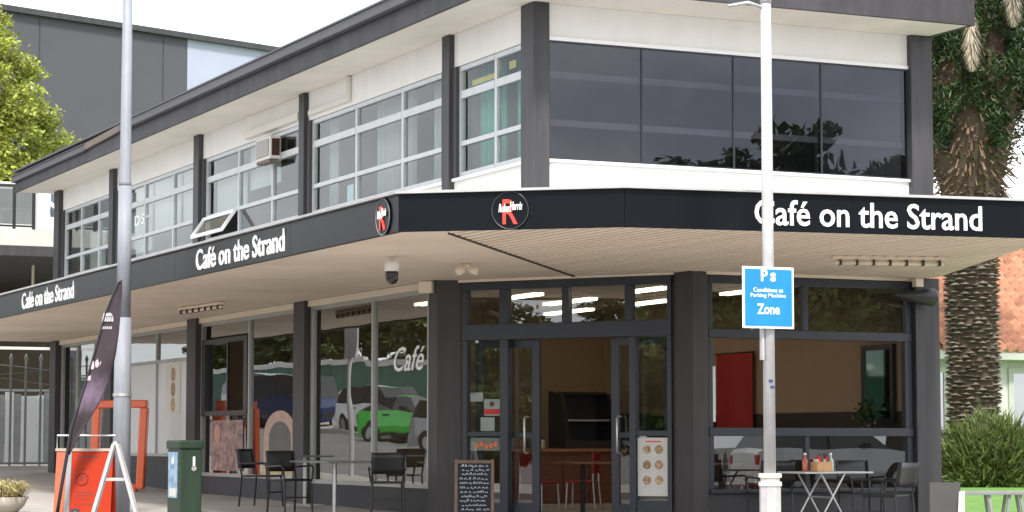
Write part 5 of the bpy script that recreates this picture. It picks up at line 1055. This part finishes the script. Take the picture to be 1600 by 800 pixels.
# ================================================================ across the street: what the windows reflect
M_tyre = mat('tyre', (0.015, 0.015, 0.016), 0.8); M_rim = mat('rim', (0.45, 0.45, 0.46), 0.3, metal=0.8); G_car = mat('car_glass', (0.012, 0.014, 0.016), 0.04, coat=0.6, spec=0.6); M_hl = mat('head_lamp', (0.6, 0.6, 0.6), 0.1); M_tl = mat('tail_lamp', (0.35, 0.01, 0.01), 0.2)
wt = MB(); wt.tube([(0, -0.11, 0), (0, -0.10, 0), (0, 0.10, 0), (0, 0.11, 0)], [0.27, 0.32, 0.32, 0.27], 22); wtm = wt.mesh('tyre', True); wr = MB(); wr.tube([(0, -0.118, 0), (0, 0.118, 0)], 0.20, 14); wrm = wr.mesh('rim')
def car(label, cat, loc, rotz, L, W, prof, paint, rough=0.25, name='parked_car', grp='cars parked across the street'):
    """prof: (x 0..1, belt height, roof height) from nose to tail; where roof equals belt there is no cabin"""
    t = thing(name, label, cat, loc, rotz, grp); b, gl = MB(), MB(); rings = []
    for x, zb, zr in prof:
        e = min(1.0, 0.80 + 2.2 * min(x, 1 - x)); hw = W / 2 * e; X = (x - .5) * L; k = 0.74 if zr > zb + .05 else 0.93
        rings.append([(X, -hw * .92, .22), (X, -hw, .5), (X, -hw * .97, zb), (X, -hw * k, zr), (X, 0, zr + .03), (X, hw * k, zr), (X, hw * .97, zb), (X, hw, .5), (X, hw * .92, .22)])
    for i in range(len(rings) - 1):
        for j in range(8):
            q = [rings[i][j], rings[i + 1][j], rings[i + 1][j + 1], rings[i][j + 1]]
            cab = prof[i][2] > prof[i][1] + .05 and prof[i + 1][2] > prof[i + 1][1] + .05; scr = (prof[i][2] > prof[i][1] + .05) != (prof[i + 1][2] > prof[i + 1][1] + .05)
            if (cab and j in (2, 5)) or (scr and j in (2, 3, 4, 5)): gl.add(q, [(0, 1, 2, 3)])
            else: b.add(q, [(0, 1, 2, 3)])
    b.add(rings[0], [tuple(range(9))]); b.add(rings[-1], [tuple(range(8, -1, -1))])
    b.build('body', mat('paint_' + '_'.join('%d' % int(c * 100) for c in paint), paint, rough, var=0.03, coat=0.6), t); gl.build('windows', G_car, t)
    for x in (0.19, 0.80):
        for s_ in (-1, 1):
            o = link('tyre', wtm, M_tyre, t, ((x - .5) * L, s_ * (W / 2 - 0.10), 0.32)); link('rim', wrm, M_rim, o)
            a = MB(); a.tube([((x - .5) * L, s_ * (W / 2 - .02), 0.34), ((x - .5) * L, s_ * (W / 2 + .004), 0.34)], 0.37, 20); a.build('wheel_arch', M_tyre, t)
    for s_ in (-1, 1):
        a = MB(); a.box(-L * .30, L * .28, s_ * (W / 2 - .03) - .02, s_ * (W / 2 - .03) + .02, .20, .30); a.build('sill', M_tyre, t)
        xm = [p for p in prof if p[2] > p[1] + .05]; zb_, zr_ = xm[1][1], xm[1][2]
        a = MB(); a.bar(((xm[1][0] - .5) * L, s_ * W * .485, zb_), ((xm[1][0] - .5) * L, s_ * W * .372, zr_), .09, .02, (1, 0, 0)); a.build('pillar', M_tyre, t)
        a = MB(); a.box((xm[0][0] - .5) * L - .05, (xm[0][0] - .5) * L + .1, s_ * (W / 2 + .07) - .07, s_ * (W / 2 + .07) + .07, zb_ - .02, zb_ + .12); a.build('mirror', M_tyre, t, bevel=0.02)
        a = MB(); a.box((xm[1][0] - .5) * L + .12, (xm[1][0] - .5) * L + .28, s_ * (W / 2) - .012, s_ * (W / 2) + .012, zb_ - .14, zb_ - .10); a.build('door_handle', M_tyre, t)
    a = MB(); a.box(-L / 2 - .012, -L / 2 + .05, -W * .2, W * .2, .34, .52); a.build('grille', M_tyre, t)
    for s_ in (-1, 1):
        a = MB(); a.box(-L / 2 - .01, -L / 2 + .12, s_ * W * .33 - .14, s_ * W * .33 + .14, .58, .70); a.build('headlight', M_hl, t, bevel=0.02); a = MB(); a.box(L / 2 - .1, L / 2 + .01, s_ * W * .36 - .08, s_ * W * .36 + .08, .68, .92); a.build('tail_light', M_tl, t, bevel=0.02)
    return t
HATCH = [(0, .62, .62), (.06, .74, .74), (.24, .90, .90), (.42, .95, 1.38), (.60, .97, 1.42), (.82, 1.0, 1.30), (.93, 1.0, 1.0), (1, .86, .86)]
SUV = [(0, .75, .75), (.05, .92, .92), (.24, 1.02, 1.02), (.38, 1.05, 1.58), (.60, 1.07, 1.64), (.88, 1.08, 1.56), (.97, 1.06, 1.06), (1, .95, .95)]
VAN = [(0, .7, .7), (.05, 1.0, 1.0), (.12, 1.1, 1.1), (.22, 1.15, 1.85), (.5, 1.15, 1.95), (.96, 1.15, 1.92), (.985, 1.1, 1.1), (1, 1.0, 1.0)]
def rd(v): return g(v) - 0.13
car('bright green hatchback parked across the street, mirrored in the shop window', 'car', (-15.93, 41.7, rd(41.7)), R(70), 4.2, 1.78, HATCH, (0.05, 0.62, 0.06))
car('white roofed dark SUV parked behind the green hatchback, mirrored in the shop window', 'car', (-17.2, 47.4, rd(47.4)), R(78), 4.6, 1.85, SUV, (0.80, 0.80, 0.80))
car('silver grey SUV nearest the entrance pier, mirrored in the shop window', 'car', (-14.4, 33.6, rd(33.6)), R(72), 4.5, 1.85, SUV, (0.34, 0.35, 0.37))
car('dark blue van mirrored in the window beside the first left pier', 'van', (-16.6, 55.0, rd(55.0)), R(80), 4.9, 1.95, VAN, (0.015, 0.03, 0.10))
car('white van mirrored in the window beside the service hatch', 'van', (-17.9, 62, rd(62)), R(80), 4.9, 1.95, VAN, (0.82, 0.82, 0.82))
car('silver hatchback parked on the near street, mirrored low in the front window', 'car', (13.5, -22.8, rd(-22)), R(3), 4.2, 1.78, HATCH, (0.50, 0.51, 0.53))
car('white SUV parked on the near street, mirrored low in the front window', 'car', (18.8, -22.6, rd(-22)), R(183), 4.6, 1.85, SUV, (0.70, 0.70, 0.70))
car('pale blue hatchback parked on the near street beside the white SUV', 'car', (8.3, -22.8, rd(-22)), R(2), 4.2, 1.78, HATCH, (0.30, 0.40, 0.48))
t = thing('green_hoarding', 'long green street hoarding with white capping, mirrored in the left shop windows', 'hoarding', (-24, 0, 0)); M_hg = mat('hoarding_green', (0.025, 0.115, 0.08), 0.7, var=0.3, vs=1, objrand=0.35, streak=0.3, ss=(2, 2, 0.5))
for i in range(25):
    v0 = 14 + i * 4.4; zb = g(v0 + 2.2) - 0.1; bb = MB(); bb.box(-0.05, 0.05, v0, v0 + 4.36, zb, zb + 2.3); bb.build('panel', M_hg, t); bb = MB(); bb.box(-0.1, 0.1, v0, v0 + 4.36, zb + 2.31, zb + 2.55); bb.build('capping', M_hw, t)
t = thing('white_shop', 'low white shop across the street, mirrored above the hoarding', 'building', (-52, 84, g(84))); bb = MB(); bb.box(-8, 6, -14, 26, 0, 5.2); bb.build('wall', M_hw, t); bb = MB(); bb.box(-8.4, 6.5, -14.4, 26.4, 5.21, 5.6); bb.build('parapet', M_gut, t)
for k in range(6):
    bb = MB(); bb.box(6.0, 6.06, -11 + k * 6, -8 + k * 6, 2.9, 4.4); o = bb.build('window', M_alu, t); bb = MB(); bb.box(6.065, 6.08, -10.9 + k * 6, -8.1 + k * 6, 3.0, 4.3); bb.build('pane', G_car, o)
t = thing('sign_post', 'white sign post on the kerb, mirrored in the shop window', 'sign post', (-5.5, 20.6, g(20.6))); bb = MB(); bb.tube([(0, 0, 0), (0, 0, 3.2)], 0.05, 10); bb.build('post', M_wp, t); bb = MB(); bb.box(-0.03, 0.03, -0.3, 0.3, 2.5, 3.2); bb.build('plate', M_wp, t)
